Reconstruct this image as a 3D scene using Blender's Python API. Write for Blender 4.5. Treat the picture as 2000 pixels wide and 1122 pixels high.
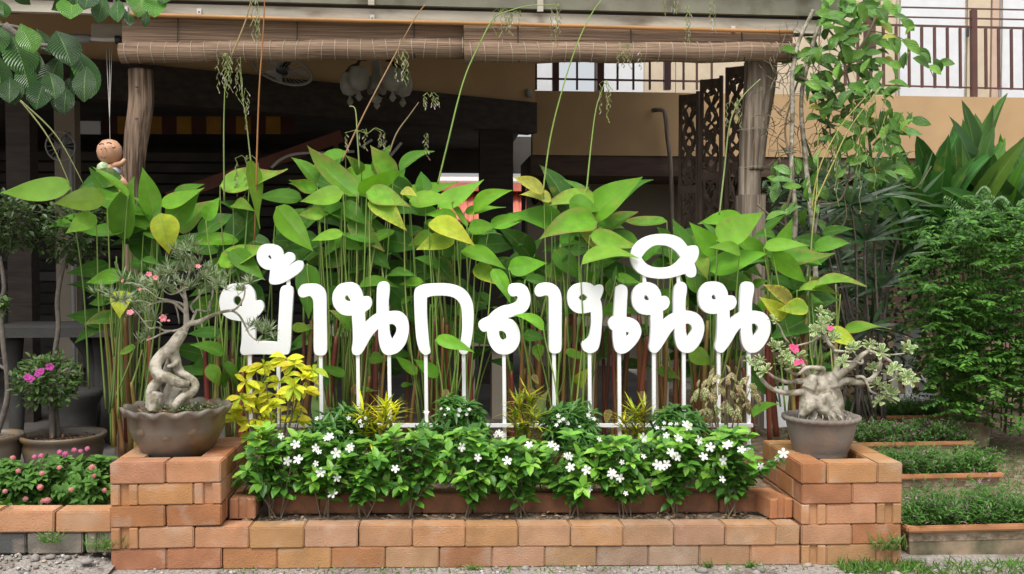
import bpy, bmesh, math, random
from mathutils import Vector, Matrix, noise as mnoise
V = Vector
random.seed(7)
for o in list(bpy.data.objects): bpy.data.objects.remove(o)
SC = bpy.context.scene
COL = SC.collection

# ------------------------------------------------------------------ camera
F, YAW, PITCH = 1900.0, 0.0825, 0.0295
CAM = V((0, -4.55, 1.456))
FW = V((math.sin(YAW)*math.cos(PITCH), math.cos(YAW)*math.cos(PITCH), -math.sin(PITCH)))
RT = V((math.cos(YAW), -math.sin(YAW), 0))
UP = RT.cross(FW)
cd = bpy.data.cameras.new('camera'); cam = bpy.data.objects.new('camera', cd); COL.objects.link(cam)
cd.sensor_width = 36; cd.lens = 36*F/2000; cd.clip_start = .05; cd.clip_end = 800
m = Matrix((RT, UP, -FW)).transposed().to_4x4(); m.translation = CAM
cam.matrix_world = m
SC.camera = cam

# ------------------------------------------------------------------ sky, sun, exposure
SUN_EL, SUN_AZ = math.radians(62), math.radians(200)      # azimuth clockwise from +Y: behind the camera, a little left
w = bpy.data.worlds.new('World'); SC.world = w; w.use_nodes = True
nt = w.node_tree; nt.nodes.clear()
sky = nt.nodes.new('ShaderNodeTexSky'); sky.sky_type = 'NISHITA'; sky.sun_disc = False
sky.sun_elevation = SUN_EL; sky.sun_rotation = SUN_AZ; sky.air_density = 1.0; sky.dust_density = 5.0; sky.ozone_density = 1.0
hs = nt.nodes.new('ShaderNodeHueSaturation'); hs.inputs['Saturation'].default_value = .22
bg = nt.nodes.new('ShaderNodeBackground'); bg.inputs['Strength'].default_value = .15
wo = nt.nodes.new('ShaderNodeOutputWorld')
nt.links.new(sky.outputs[0], hs.inputs['Color']); nt.links.new(hs.outputs[0], bg.inputs['Color']); nt.links.new(bg.outputs[0], wo.inputs[0])
sl = bpy.data.lights.new('sun', 'SUN'); sl.energy = 1.5; sl.angle = math.radians(24); sl.color = (1, .97, .92)
so = bpy.data.objects.new('sun', sl); COL.objects.link(so)
sd = V((math.sin(SUN_AZ)*math.cos(SUN_EL), math.cos(SUN_AZ)*math.cos(SUN_EL), math.sin(SUN_EL)))
so.rotation_euler = sd.to_track_quat('Z', 'Y').to_euler(); so.location = sd*30
vs = SC.view_settings; vs.view_transform = 'Standard'; vs.look = 'None'; vs.exposure = 0.45; vs.gamma = 1
vs.use_curve_mapping = False
SC.cycles.max_bounces = 8; SC.cycles.transparent_max_bounces = 8
SC.cycles.use_denoising = True

# ------------------------------------------------------------------ helpers
def at(u, v, Y):
    d = FW*F + RT*(u-1000) - UP*(v-561)
    return CAM + d*((Y-CAM.y)/d.y)
def ppm(p): return F/((p-CAM).dot(FW))          # pixels per metre at a point
def gz(x): return -.0187*x
R = random.uniform
WL = {}                                          # world location of each object
def link(o, parent, wloc):
    COL.objects.link(o); WL[o.name] = V(wloc)
    if parent:
        o.parent = parent; o.location = V(wloc) - WL[parent.name]
    else: o.location = wloc
    return o
def empty(name, loc, label=None, cat=None, group=None):
    o = bpy.data.objects.new(name, None); o.empty_display_size = .1
    link(o, None, loc)
    if label: tag(o, label, cat, group)
    return o
def tag(o, label, cat, group=None):
    o['label'] = label; o['category'] = cat
    if group: o['group'] = group
    return o
def kind(o, k): o['kind'] = k; return o

class MB:
    def __init__(s): s.v = []; s.f = []; s.c = []; s.uv = None; s.col = (1, 1, 1)
    def add(s, vs, fs, col=None):
        n = len(s.v); s.v += [tuple(p) for p in vs]; s.f += [tuple(i+n for i in f) for f in fs]
        s.c += [col or s.col]*len(fs)
    def box(s, lo, hi, col=None):
        x0, y0, z0 = lo; x1, y1, z1 = hi
        s.add([(x0,y0,z0),(x1,y0,z0),(x1,y1,z0),(x0,y1,z0),(x0,y0,z1),(x1,y0,z1),(x1,y1,z1),(x0,y1,z1)],
              [(0,3,2,1),(4,5,6,7),(0,1,5,4),(1,2,6,5),(2,3,7,6),(3,0,4,7)], col)
        return s
    def beam(s, a, b, w, h, upv=(0,0,1), col=None):       # box along a-b
        a, b = V(a), V(b); d = (b-a).normalized(); x = d.cross(V(upv))
        if x.length < 1e-4: x = d.cross(V((0,1,0)))
        x.normalize(); y = x.cross(d)
        pts = [p + x*sx*w/2 + y*sy*h/2 for p in (a, b) for sx, sy in ((-1,-1),(1,-1),(1,1),(-1,1))]
        s.add(pts, [(0,1,2,3),(7,6,5,4),(0,4,5,1),(1,5,6,2),(2,6,7,3),(3,7,4,0)], col); return s
    def tube(s, pts, rad, n=7, sub=0, col=None, cap=True):
        pts = [V(p) for p in pts]; rad = list(rad) if hasattr(rad, '__len__') else [rad]*len(pts)
        if sub: pts, rad = smooth(pts, rad, sub)
        up = V((.3,.2,1)); vs = []; prev = None
        for i, p in enumerate(pts):
            d = (pts[min(i+1, len(pts)-1)] - pts[max(i-1, 0)])
            if d.length < 1e-7: d = V((0,0,1))
            d.normalize()
            x = prev - d*prev.dot(d) if prev else up.cross(d)
            if x.length < 1e-4: x = V((1,0,0)).cross(d)
            x.normalize(); prev = x; y = d.cross(x)
            for k in range(n):
                a = 2*math.pi*k/n; vs.append(p + (x*math.cos(a)+y*math.sin(a))*rad[i])
        fs = [(i*n+k, i*n+(k+1)%n, (i+1)*n+(k+1)%n, (i+1)*n+k) for i in range(len(pts)-1) for k in range(n)]
        if cap: fs += [tuple(range(n-1,-1,-1)), tuple((len(pts)-1)*n+k for k in range(n))]
        s.add(vs, fs, col); return s
    def lathe(s, prof, c, n=32, fr=None, col=None):       # prof (r,z); fr(angle,i)-> (dr,dz)
        c = V(c); vs = []
        for i, (r, z) in enumerate(prof):
            for k in range(n):
                a = 2*math.pi*k/n; dr, dz = fr(a, i) if fr else (0, 0)
                vs.append(c + V(((r+dr)*math.cos(a), (r+dr)*math.sin(a), z+dz)))
        fs = [(i*n+k, i*n+(k+1)%n, (i+1)*n+(k+1)%n, (i+1)*n+k) for i in range(len(prof)-1) for k in range(n)]
        s.add(vs, fs, col); return s
    def leaf(s, p, d, nrm, L, W, col, fold=.25, bend=.15):
        d = d.normalized(); x = d.cross(nrm)
        if x.length < 1e-4: x = d.cross(V((.3,.5,.8)))
        x.normalize(); z = x.cross(d)
        def q(t, a, h): return p + d*(L*t) + x*(a*W) + z*(h*W + L*(-bend*t*t))
        s.add([q(0,0,0), q(.32,-.46,fold*.5), q(.32,0,0), q(.32,.46,fold*.5), q(.7,-.38,fold*.4), q(.7,0,0), q(.7,.38,fold*.4), q(1,0,0)],
              [(0,2,1),(0,3,2),(1,2,5,4),(2,3,6,5),(4,5,7),(5,6,7)], col)
    def blade(s, p, d, nrm, L, W, col, bend=.2, seg=3):    # narrow strap
        d = d.normalized(); x = d.cross(nrm)
        if x.length < 1e-4: x = V((1,0,0))
        x.normalize(); z = x.cross(d); vs = []
        for i in range(seg+1):
            t = i/seg; wd = W*.5*(1 - t**2.2)*(.55+.45*min(1, t*4)); c = p + d*(L*t) - z*(bend*L*t*t)
            vs += [c - x*wd, c + x*wd] if i < seg else [c]
        fs = [(2*i, 2*i+1, 2*i+3, 2*i+2) for i in range(seg-1)] + [(2*seg-2, 2*seg-1, 2*seg)]
        s.add(vs, fs, col)
    def mesh(s, name, mats, smooth_=False, org=(0,0,0)):
        me = bpy.data.meshes.new(name); org = V(org)
        me.from_pydata([V(p)-org for p in s.v], [], s.f)
        for mt in (mats if isinstance(mats, (list, tuple)) else [mats]): me.materials.append(mt)
        if any(c != (1,1,1) for c in s.c):
            at_ = me.color_attributes.new('Col', 'FLOAT_COLOR', 'CORNER'); buf = []
            for f, c in zip(s.f, s.c): buf += [c[0], c[1], c[2], 1]*len(f)
            at_.data.foreach_set('color', buf)
        if smooth_: me.polygons.foreach_set('use_smooth', [True]*len(me.polygons))
        me.update(); return me
    def build(s, name, mats, parent=None, smooth_=False, org=None):
        if org is None:
            n = len(s.v); xs = [p[0] for p in s.v]; ys = [p[1] for p in s.v]; zs = [p[2] for p in s.v]
            org = V(((min(xs)+max(xs))/2, (min(ys)+max(ys))/2, min(zs)))
        o = bpy.data.objects.new(name, s.mesh(name, mats, smooth_, org))
        return link(o, parent, org)
def smooth(pts, rad, sub):
    P, Q = [], []
    n = len(pts)
    for i in range(n-1):
        p0, p1, p2, p3 = pts[max(i-1,0)], pts[i], pts[i+1], pts[min(i+2,n-1)]
        for k in range(sub):
            t = k/sub
            P.append(.5*((2*p1)+(p2-p0)*t+(2*p0-5*p1+4*p2-p3)*t*t+(3*p1-p0-3*p2+p3)*t**3)); Q.append(rad[i]*(1-t)+rad[i+1]*t)
    return P+[pts[-1]], Q+[rad[-1]]
def inst(name, me, parent, M, color=None):               # a part that shares mesh data, world matrix M
    o = bpy.data.objects.new(name, me); COL.objects.link(o); WL[o.name] = M.translation.copy()
    if parent: o.parent = parent; M = Matrix.Translation(-WL[parent.name]) @ M
    o.matrix_basis = M
    if color: o.color = (*color, 1)
    return o

# ------------------------------------------------------------------ materials
def mat(name, color=(.5,.5,.5), rough=.6, spec=.5, src=None, var=.15, nscale=8, bump=0, bscale=60, transl=0, metal=0, coat=0,
        stain=None, stain_scale=3, stain_lo=.5, stain_hi=.7, stretch=None, alpha=None, uvvein=False, edge=None, sat=1.0):
    """src: None -> color; 'obj' -> Object Info colour; 'col' -> vertex colour.  var: value noise.  stain: second colour in noise patches."""
    mt = bpy.data.materials.new(name); mt.use_nodes = True
    n = mt.node_tree.nodes; l = mt.node_tree.links; n.clear()
    out = n.new('ShaderNodeOutputMaterial'); b = n.new('ShaderNodeBsdfPrincipled')
    b.inputs['Roughness'].default_value = rough; b.inputs['Specular IOR Level'].default_value = spec; b.inputs['Metallic'].default_value = metal
    b.inputs['Coat Weight'].default_value = coat
    tc = n.new('ShaderNodeTexCoord'); oi = n.new('ShaderNodeObjectInfo')
    ad = n.new('ShaderNodeVectorMath'); ad.operation = 'ADD'
    mu = n.new('ShaderNodeMath'); mu.operation = 'MULTIPLY'; mu.inputs[1].default_value = 37.0
    l.new(oi.outputs['Random'], mu.inputs[0]); l.new(tc.outputs['Object'], ad.inputs[0]); l.new(mu.outputs[0], ad.inputs[1])
    vec = ad.outputs[0]
    if stretch:
        mp = n.new('ShaderNodeMapping'); mp.inputs['Scale'].default_value = stretch; l.new(vec, mp.inputs['Vector']); vec = mp.outputs[0]
    if src == 'obj': c = oi.outputs['Color']
    elif src == 'col':
        a = n.new('ShaderNodeAttribute'); a.attribute_name = 'Col'; c = a.outputs['Color']
    else:
        rgb = n.new('ShaderNodeRGB'); rgb.outputs[0].default_value = (*color, 1); c = rgb.outputs[0]
    def noise(sc, det=4):
        q = n.new('ShaderNodeTexNoise'); q.inputs['Scale'].default_value = sc; q.inputs['Detail'].default_value = det; l.new(vec, q.inputs['Vector']); return q
    def mixc(fac, c1, c2, mode='MIX'):
        q = n.new('ShaderNodeMix'); q.data_type = 'RGBA'; q.blend_type = mode
        if isinstance(fac, float): q.inputs[0].default_value = fac
        else: l.new(fac, q.inputs[0])
        for k, cc in ((6, c1), (7, c2)):
            if isinstance(cc, tuple): q.inputs[k].default_value = (*cc, 1)
            else: l.new(cc, q.inputs[k])
        return q.outputs[2]
    if stain:
        ns = noise(stain_scale, 6); mr = n.new('ShaderNodeMapRange'); mr.inputs[1].default_value = stain_lo; mr.inputs[2].default_value = stain_hi
        l.new(ns.outputs['Fac'], mr.inputs[0]); c = mixc(mr.outputs[0], c, stain)
    if var:
        nv = noise(nscale, 5); mr = n.new('ShaderNodeMapRange'); mr.inputs[1].default_value = .3; mr.inputs[2].default_value = .7
        mr.inputs[3].default_value = 1-var; mr.inputs[4].default_value = 1+var; l.new(nv.outputs['Fac'], mr.inputs[0])
        hv = n.new('ShaderNodeHueSaturation'); l.new(mr.outputs[0], hv.inputs['Value']); l.new(c, hv.inputs['Color']); c = hv.outputs[0]
    bmp = None
    if uvvein or edge:
        sp = n.new('ShaderNodeSeparateXYZ'); l.new(tc.outputs['UV'], sp.inputs[0])
        ab = n.new('ShaderNodeMath'); ab.operation = 'ABSOLUTE'; l.new(sp.outputs[0], ab.inputs[0])     # |x| 0 at midrib .. 1 at margin
    if edge:                                                                                             # yellow/brown margin and tip of an ageing leaf
        m1 = n.new('ShaderNodeMath'); m1.operation = 'POWER'; m1.inputs[1].default_value = 4; l.new(ab.outputs[0], m1.inputs[0])
        m2 = n.new('ShaderNodeMath'); m2.operation = 'POWER'; m2.inputs[1].default_value = 3; l.new(sp.outputs[1], m2.inputs[0])
        m3 = n.new('ShaderNodeMath'); m3.operation = 'ADD'; m3.use_clamp = True; l.new(m1.outputs[0], m3.inputs[0]); l.new(m2.outputs[0], m3.inputs[1])
        ne = noise(14, 3); m4 = n.new('ShaderNodeMath'); m4.operation = 'MULTIPLY'; l.new(m3.outputs[0], m4.inputs[0])
        mre = n.new('ShaderNodeMapRange'); mre.inputs[1].default_value = .35; mre.inputs[2].default_value = .6; l.new(ne.outputs['Fac'], mre.inputs[0]); l.new(mre.outputs[0], m4.inputs[1])
        c = mixc(m4.outputs[0], c, edge)
    if uvvein:
        mr = n.new('ShaderNodeMapRange'); mr.inputs[1].default_value = 0; mr.inputs[2].default_value = .06; mr.inputs[3].default_value = .55; mr.inputs[4].default_value = 0
        l.new(ab.outputs[0], mr.inputs[0]); c = mixc(mr.outputs[0], c, (.25,.42,.10))
        # oblique side veins: y - .35|x|
        m5 = n.new('ShaderNodeMath'); m5.operation = 'MULTIPLY_ADD'; m5.inputs[1].default_value = -.30; l.new(ab.outputs[0], m5.inputs[0]); l.new(sp.outputs[1], m5.inputs[2])
        m6 = n.new('ShaderNodeMath'); m6.operation = 'MULTIPLY'; m6.inputs[1].default_value = float(uvvein); l.new(m5.outputs[0], m6.inputs[0])
        m7 = n.new('ShaderNodeMath'); m7.operation = 'SINE'; l.new(m6.outputs[0], m7.inputs[0])
        bmp = n.new('ShaderNodeBump'); bmp.inputs['Strength'].default_value = .45 if uvvein > 100 else .5; bmp.inputs['Distance'].default_value = .004
        l.new(m7.outputs[0], bmp.inputs['Height'])
        mr2 = n.new('ShaderNodeMapRange'); mr2.inputs[1].default_value = .6; mr2.inputs[2].default_value = 1; mr2.inputs[3].default_value = 0; mr2.inputs[4].default_value = .12 if uvvein > 100 else .16
        l.new(m7.outputs[0], mr2.inputs[0]); c = mixc(mr2.outputs[0], c, (.3,.45,.12))
    if bump:
        nb = noise(bscale, 6); bmp = n.new('ShaderNodeBump'); bmp.inputs['Strength'].default_value = bump; bmp.inputs['Distance'].default_value = .01
        l.new(nb.outputs['Fac'], bmp.inputs['Height'])
    if bmp: l.new(bmp.outputs[0], b.inputs['Normal'])
    l.new(c, b.inputs['Base Color']); sh = b.outputs[0]
    if transl:
        tr = n.new('ShaderNodeBsdfTranslucent'); g = mixc(1.0, c, (1.0, 1.0, .45), 'MULTIPLY'); l.new(g, tr.inputs['Color'])
        if bmp: l.new(bmp.outputs[0], tr.inputs['Normal'])
        ms = n.new('ShaderNodeMixShader'); ms.inputs[0].default_value = transl; l.new(sh, ms.inputs[1]); l.new(tr.outputs[0], ms.inputs[2]); sh = ms.outputs[0]
    l.new(sh, out.inputs[0])
    return mt

M = {}
M['brick'] = mat('brick', src='obj', rough=.92, spec=.15, var=.15, nscale=9, bump=.5, bscale=160, stain=(.46,.36,.28), stain_scale=8, stain_lo=.54, stain_hi=.9)
M['damp_brick'] = mat('damp_brick', src='obj', rough=.75, spec=.3, var=.3, nscale=11, bump=.35, bscale=120, stain=(.05,.04,.03), stain_scale=8, stain_lo=.54, stain_hi=.9)
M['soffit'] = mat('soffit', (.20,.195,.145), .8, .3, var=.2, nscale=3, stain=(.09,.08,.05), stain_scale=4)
M['soil'] = mat('soil', (.20,.15,.105), .95, .1, var=.45, nscale=22, bump=1.0, bscale=45, stain=(.30,.24,.18), stain_scale=16)
M['gravel'] = mat('gravel', (.30,.27,.24), .95, .2, var=.35, nscale=60, bump=.8, bscale=90, stain=(.17,.14,.11), stain_scale=4)
M['screen_wood'] = mat('screen_wood', (.12,.085,.065), .75, .25, var=.35, nscale=14, bump=.5, bscale=30, stretch=(2,2,.3))
M['stone'] = mat('stone', src='col', rough=.85, spec=.25, var=.2, nscale=40, bump=.2, bscale=120)
M['white_paint'] = mat('white_paint', (.86,.87,.87), .35, .45, var=.03, nscale=5)
M['leaf'] = mat('leaf', src='obj', rough=.45, spec=.4, var=.16, nscale=4, transl=.34, uvvein=260, stain=(.30,.30,.05), stain_scale=5, stain_lo=.6, stain_hi=.8)
M['leaf_old'] = mat('leaf_old', src='obj', rough=.5, spec=.35, var=.18, nscale=6, transl=.28, uvvein=260, edge=(.74,.66,.07))
M['leaf_edge'] = mat('leaf_edge', src='obj', rough=.5, spec=.35, var=.18, nscale=6, transl=.28, uvvein=260, edge=(.34,.22,.07), stain=(.32,.27,.06), stain_scale=12, stain_lo=.64, stain_hi=.7)
M['leaf_big_vein'] = mat('leaf_big_vein', src='obj', rough=.32, spec=.5, var=.12, nscale=5, transl=.22, uvvein=95)
M['leaf_glossy'] = mat('leaf_glossy', src='obj', rough=.33, spec=.5, var=.15, nscale=6, transl=.25, uvvein=60)
M['foliage'] = mat('foliage', src='col', rough=.4, spec=.45, var=.18, nscale=9, transl=.3)
M['foliage_matt'] = mat('foliage_matt', src='col', rough=.6, spec=.3, var=.18, nscale=9, transl=.3)
M['stalk'] = mat('stalk', src='obj', rough=.5, spec=.4, var=.2, nscale=12, stretch=(1,1,.15))
M['red_stem'] = mat('red_stem', src='obj', rough=.5, spec=.4, var=.35, nscale=16, stretch=(1.5,1.5,.12), stain=(.28,.25,.06), stain_scale=6)
M['petal'] = mat('petal', (.86,.86,.84), .5, .3, var=.04, transl=.3)
M['petal_pink'] = mat('petal_pink', src='obj', rough=.5, spec=.3, var=.1, transl=.25)
M['bark_grey'] = mat('bark_grey', (.40,.36,.29), .6, .35, var=.32, nscale=30, bump=.7, bscale=48, stain=(.19,.17,.11), stain_scale=16, stain_lo=.5, stain_hi=.62)
M['twig'] = mat('twig', (.20,.16,.11), .8, .2, var=.35, nscale=25, bump=.4, bscale=50, stretch=(1,1,.3))
M['dark_trunk'] = mat('dark_trunk', (.16,.14,.12), .85, .2, var=.3, nscale=20, bump=.4, bscale=50)
M['wood_post'] = mat('wood_post', (.27,.22,.17), .85, .2, var=.45, nscale=16, bump=1.0, bscale=26, stretch=(3,3,.16), stain=(.13,.09,.06), stain_scale=9, stain_lo=.52, stain_hi=.66)
M['wood_brown'] = mat('wood_brown', (.22,.155,.11), .85, .2, var=.5, nscale=18, bump=1.0, bscale=26, stretch=(3,3,.16), stain=(.09,.06,.04), stain_scale=10, stain_lo=.5, stain_hi=.62)
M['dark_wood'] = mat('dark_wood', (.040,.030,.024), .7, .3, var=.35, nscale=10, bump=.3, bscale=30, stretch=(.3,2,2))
M['brown_wood'] = mat('brown_wood', (.085,.05,.035), .65, .35, var=.3, nscale=10, bump=.3, bscale=30, stretch=(.3,2,2))
M['fascia'] = mat('fascia', (.46,.42,.34), .7, .3, var=.2, nscale=4, bump=.2, bscale=20, stretch=(.5,2,2), stain=(.20,.16,.11), stain_scale=5, stain_lo=.55, stain_hi=.75)
M['roof_sheet'] = mat('roof_sheet', (.24,.24,.22), .6, .4, var=.25, nscale=4, stain=(.09,.08,.07), stain_scale=3)
M['bamboo'] = mat('bamboo', (.40,.20,.07), .5, .4, var=.25, nscale=8, stretch=(.3,3,3))
M['blind'] = mat('blind', (.27,.185,.125), .85, .2, var=.5, nscale=6, bump=.8, bscale=10, stretch=(.35,30,30), stain=(.19,.13,.09), stain_scale=2.5, stain_lo=.5, stain_hi=.7)
M['thread'] = mat('thread', (.42,.36,.28), .8, .2, var=.1)
M['ochre'] = mat('ochre', (.49,.325,.175), .9, .15, var=.08, nscale=2.5, bump=.15, bscale=90)
M['plinth'] = mat('plinth', (.36,.26,.18), .9, .15, var=.18, nscale=2, stain=(.16,.11,.07), stain_scale=1.3)
M['cream'] = mat('cream', (.62,.52,.38), .85, .2, var=.06)
M['door_white'] = mat('door_white', (.74,.76,.78), .6, .4, var=.04)
M['pink_column'] = mat('pink_column', (.58,.43,.33), .85, .2, var=.06)
M['rail_paint'] = mat('rail_paint', (.115,.05,.04), .45, .45, var=.15)
M['beige_wall'] = mat('beige_wall', (.34,.29,.23), .9, .15, var=.12, nscale=2)
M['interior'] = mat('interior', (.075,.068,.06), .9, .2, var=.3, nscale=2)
M['floor'] = mat('floor', (.12,.11,.10), .8, .3, var=.25, nscale=3)
M['rust_red'] = mat('rust_red', (.18,.06,.04), .6, .35, var=.25, nscale=5)
M['roof_tile'] = mat('roof_tile', (.52,.16,.11), .7, .3, var=.2, nscale=6)
M['valance'] = mat('valance', src='obj', rough=.85, spec=.2, var=.15)
M['glaze'] = mat('glaze', (.15,.125,.10), .42, .5, var=.3, nscale=7, bump=.15, bscale=30, stain=(.20,.125,.05), stain_scale=5, stain_lo=.52, stain_hi=.68)
M['clay_grey'] = mat('clay_grey', (.21,.185,.16), .7, .3, var=.25, nscale=6, bump=.25, bscale=40, stain=(.25,.15,.08), stain_scale=4, stain_lo=.55, stain_hi=.75)
M['glaze_motif'] = mat('glaze_motif', (.19,.135,.085), .45, .45, var=.4, nscale=30)
M['terracotta'] = mat('terracotta', (.42,.20,.095), .85, .2, var=.2, nscale=7)
M['tray'] = mat('tray', (.34,.26,.175), .9, .2, var=.3, nscale=5, bump=.3, bscale=50, stain=(.10,.10,.06), stain_scale=4, stain_lo=.45, stain_hi=.62)
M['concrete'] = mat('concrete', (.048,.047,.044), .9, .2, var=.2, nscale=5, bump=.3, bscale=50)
M['skin_clay'] = mat('skin_clay', (.60,.33,.20), .5, .4, var=.12)
M['doll_cloth'] = mat('doll_cloth', (.42,.42,.50), .8, .2, var=.1)
M['wire'] = mat('wire', (.30,.28,.25), .6, .4, var=.1)
M['brass'] = mat('brass', (.075,.055,.040), .4, .5, metal=.6, var=.2)
M['maroon_wall'] = mat('maroon_wall', (.085,.05,.038), .85, .2, var=.2, nscale=2)
M['frosted'] = mat('frosted', (.45,.44,.40), .3, .5, var=.15, nscale=10, transl=.3)
M['dark_metal'] = mat('dark_metal', (.03,.03,.032), .45, .5, var=.2)
M['pipe_white'] = mat('pipe_white', (.60,.58,.54), .5, .4, var=.1)
M['plastic_grey'] = mat('plastic_grey', (.33,.33,.32), .5, .4, var=.1)
M['blue_paint'] = mat('blue_paint', (.05,.10,.30), .5, .4, var=.1)
M['bark_chip'] = mat('bark_chip', src='col', rough=.9, spec=.15, var=.25, nscale=30)
# ------------------------------------------------------------------ ground
g = MB(); xs = [-250,-60,-8,-4,-2,0,2,4,8,60,250]; ys = [-80,-6,-2,0,.3,2,6,20,80,300]
def gzc(x): return gz(max(-4, min(4, x)))
g.add([(x, y, gzc(x)) for y in ys for x in xs], [(j*11+i, j*11+i+1, j*11+i+12, j*11+i+11) for j in range(9) for i in range(10)])
kind(g.build('ground', M['gravel'], org=(0,0,0)), 'structure')
kind(MB().box((-7,1.95,-.2),(2.3,13,.14)).build('terrace_floor', M['floor']), 'structure')

def soil(name, x0, x1, y0, y1, z, amp, step=.035, zlow=-.1):
    nx = max(2, int((x1-x0)/step)); ny = max(2, int((y1-y0)/step)); b = MB(); vs = []
    for j in range(ny+1):
        for i in range(nx+1):
            x = x0+(x1-x0)*i/nx; y = y0+(y1-y0)*j/ny
            vs.append((x, y, z+gz(x)+amp*(mnoise.noise((x*9,y*9,z))+.6*mnoise.noise((x*27,y*27,3)))))
    b.add(vs, [(j*(nx+1)+i, j*(nx+1)+i+1, (j+1)*(nx+1)+i+1, (j+1)*(nx+1)+i) for j in range(ny) for i in range(nx)])
    return kind(b.build(name, M['soil'], smooth_=True), 'structure')
soil('soil_bed', -.97, 1.78, .115, .27, .185, .012, .02)
soil('soil_bed', -.97, 1.78, .33, .66, .285, .015)
soil('soil_bed', -1.25, 2.2, .72, 2.0, .365, .02, .05)
soil('soil_bed', -3.4, -1.42, .2, 1.6, .12, .03, .06)

# ------------------------------------------------------------------ bricks
def brick_mesh(name, lx, ly, lz, groove=False, hole=False, mt='brick', seed=0):
    rnd = random.Random(seed)
    bm = bmesh.new()
    if groove:                                   # end face (at -y) carries the vertical key groove of an interlocking block
        hw, gw, gd = lx/2, .017, .016
        prof = [(-hw,-ly/2),(-gw-.004,-ly/2),(-gw,-ly/2+gd),(gw,-ly/2+gd),(gw+.004,-ly/2),(hw,-ly/2),(hw,ly/2),(-hw,ly/2)]
        lo = [bm.verts.new((x,y,0)) for x,y in prof]; hi = [bm.verts.new((x,y,lz)) for x,y in prof]
        bm.faces.new(lo[::-1]); bm.faces.new(hi)
        for i in range(8): bm.faces.new((lo[i], lo[(i+1)%8], hi[(i+1)%8], hi[i]))
        es = [e for e in bm.edges if all(abs(v.co.y+ly/2-gd) > 1e-4 for v in e.verts)]
        bmesh.ops.bevel(bm, geom=es, offset=.005, segments=1, affect='EDGES')
    else:
        bmesh.ops.create_cube(bm, size=1)
        for v in bm.verts: v.co = V((v.co.x*lx, v.co.y*ly, (v.co.z+.5)*lz))
        for v in bm.verts: v.co += V((rnd.uniform(-1,1), rnd.uniform(-1,1), rnd.uniform(-1,1)))*.0012
        bmesh.ops.bevel(bm, geom=list(bm.edges), offset=.0055, segments=2, affect='EDGES')
        if hole:
            top = max(bm.faces, key=lambda f: f.calc_center_median().z + (f.normal.z > .9)*f.calc_area())
            r = bmesh.ops.inset_individual(bm, faces=[top], thickness=.035)
            bmesh.ops.translate(bm, verts=top.verts, vec=(0,0,-.012))
    me = bpy.data.meshes.new(name); bm.to_mesh(me); bm.free(); me.materials.append(M[mt]); return me
BM = {}
for i in range(4):
    BM['S', i] = brick_mesh('brick_stretcher', .2465, .122, .0975, seed=i)
    BM['D', i] = brick_mesh('brick_stretcher', .2465, .122, .0975, seed=i, mt='damp_brick')
BM['H'] = brick_mesh('brick_half', .122, .122, .0975, seed=11)
BM['L'] = brick_mesh('brick_header', .122, .2465, .0975, seed=12)
BM['G'] = brick_mesh('brick_keyed', .122, .2465, .0975, groove=True)
BM['O'] = brick_mesh('brick_holed', .2465, .122, .0975, seed=14, hole=True)
def bcol(warm=1.0, dull=0.0):
    v = R(.90, 1.10); c = V((.455*v, .238*v*R(.93,1.05), .108*v*R(.85,1.25)))
    gcol = V((.33,.235,.165))*v
    if random.random() < .16: c = V((c.x*.82, c.y*.66, c.z*.62))
    c = c.lerp(gcol, min(1, dull+R(0,.12))); return tuple(c)
def brick(parent, key, cx, cy, z, rot=0, col=None, tilt=0, jit=.0018):
    me = BM[key] if key in BM else BM[key, random.randrange(4)]
    Mx = Matrix.Translation((cx+R(-jit,jit), cy+R(-jit,jit)*1.5, z)) @ Matrix.Rotation(rot+R(-.006,.006), 4, 'Z') @ Matrix.Rotation(tilt+R(-.004,.004), 4, 'Y')
    return inst('brick', me, parent, Mx, col or bcol())
def pedestal(x0, y0, first_even, label, yawz=0):
    root = empty('brick_pedestal', (x0+.25, y0, gz(x0+.25)), label, 'brick pedestal')
    pv = V((x0, y0, 0))
    def put(key, lx, ly, c, rot=0, **k):
        q = Matrix.Rotation(yawz, 4, 'Z') @ V((lx, ly, 0)); x, y = pv.x+q.x, pv.y+q.y
        brick(root, key, x, y, gz(x0+.25)+c*.1, rot+yawz, bcol(dull=.12 if c < 2 else 0), **k)
    for c in range(5):
        if (c % 2 == 0) == first_even:           # stretchers in front
            put('S', .125, .0625, c); put('S', .375, .0625, c)
            for sx in (.0625, .4375):
                put('L', sx, .25, c); put('L', sx, .5, c)
            put('S', .25, .5625, c)
        else:                                    # keyed ends left and right of one stretcher
            for sx in (.0625, .4375):
                put('L' if c == 4 else 'G', sx, .125 if not (first_even and c == 1 and sx > .4) else .26, c) if not (first_even and c == 1 and sx > .4) else None; put('L', sx, .375, c)
            put('S', .25, .0625, c); put('S', .125, .5625, c); put('S', .375, .5625, c)
    return root
PL = pedestal(-1.469, 0, True, 'square brick pedestal on the left carrying the wavy rimmed bonsai pot')
PR = pedestal(1.785, .005, False, 'square brick pedestal on the right carrying the grey bonsai pot', math.radians(-2.0))

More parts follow.
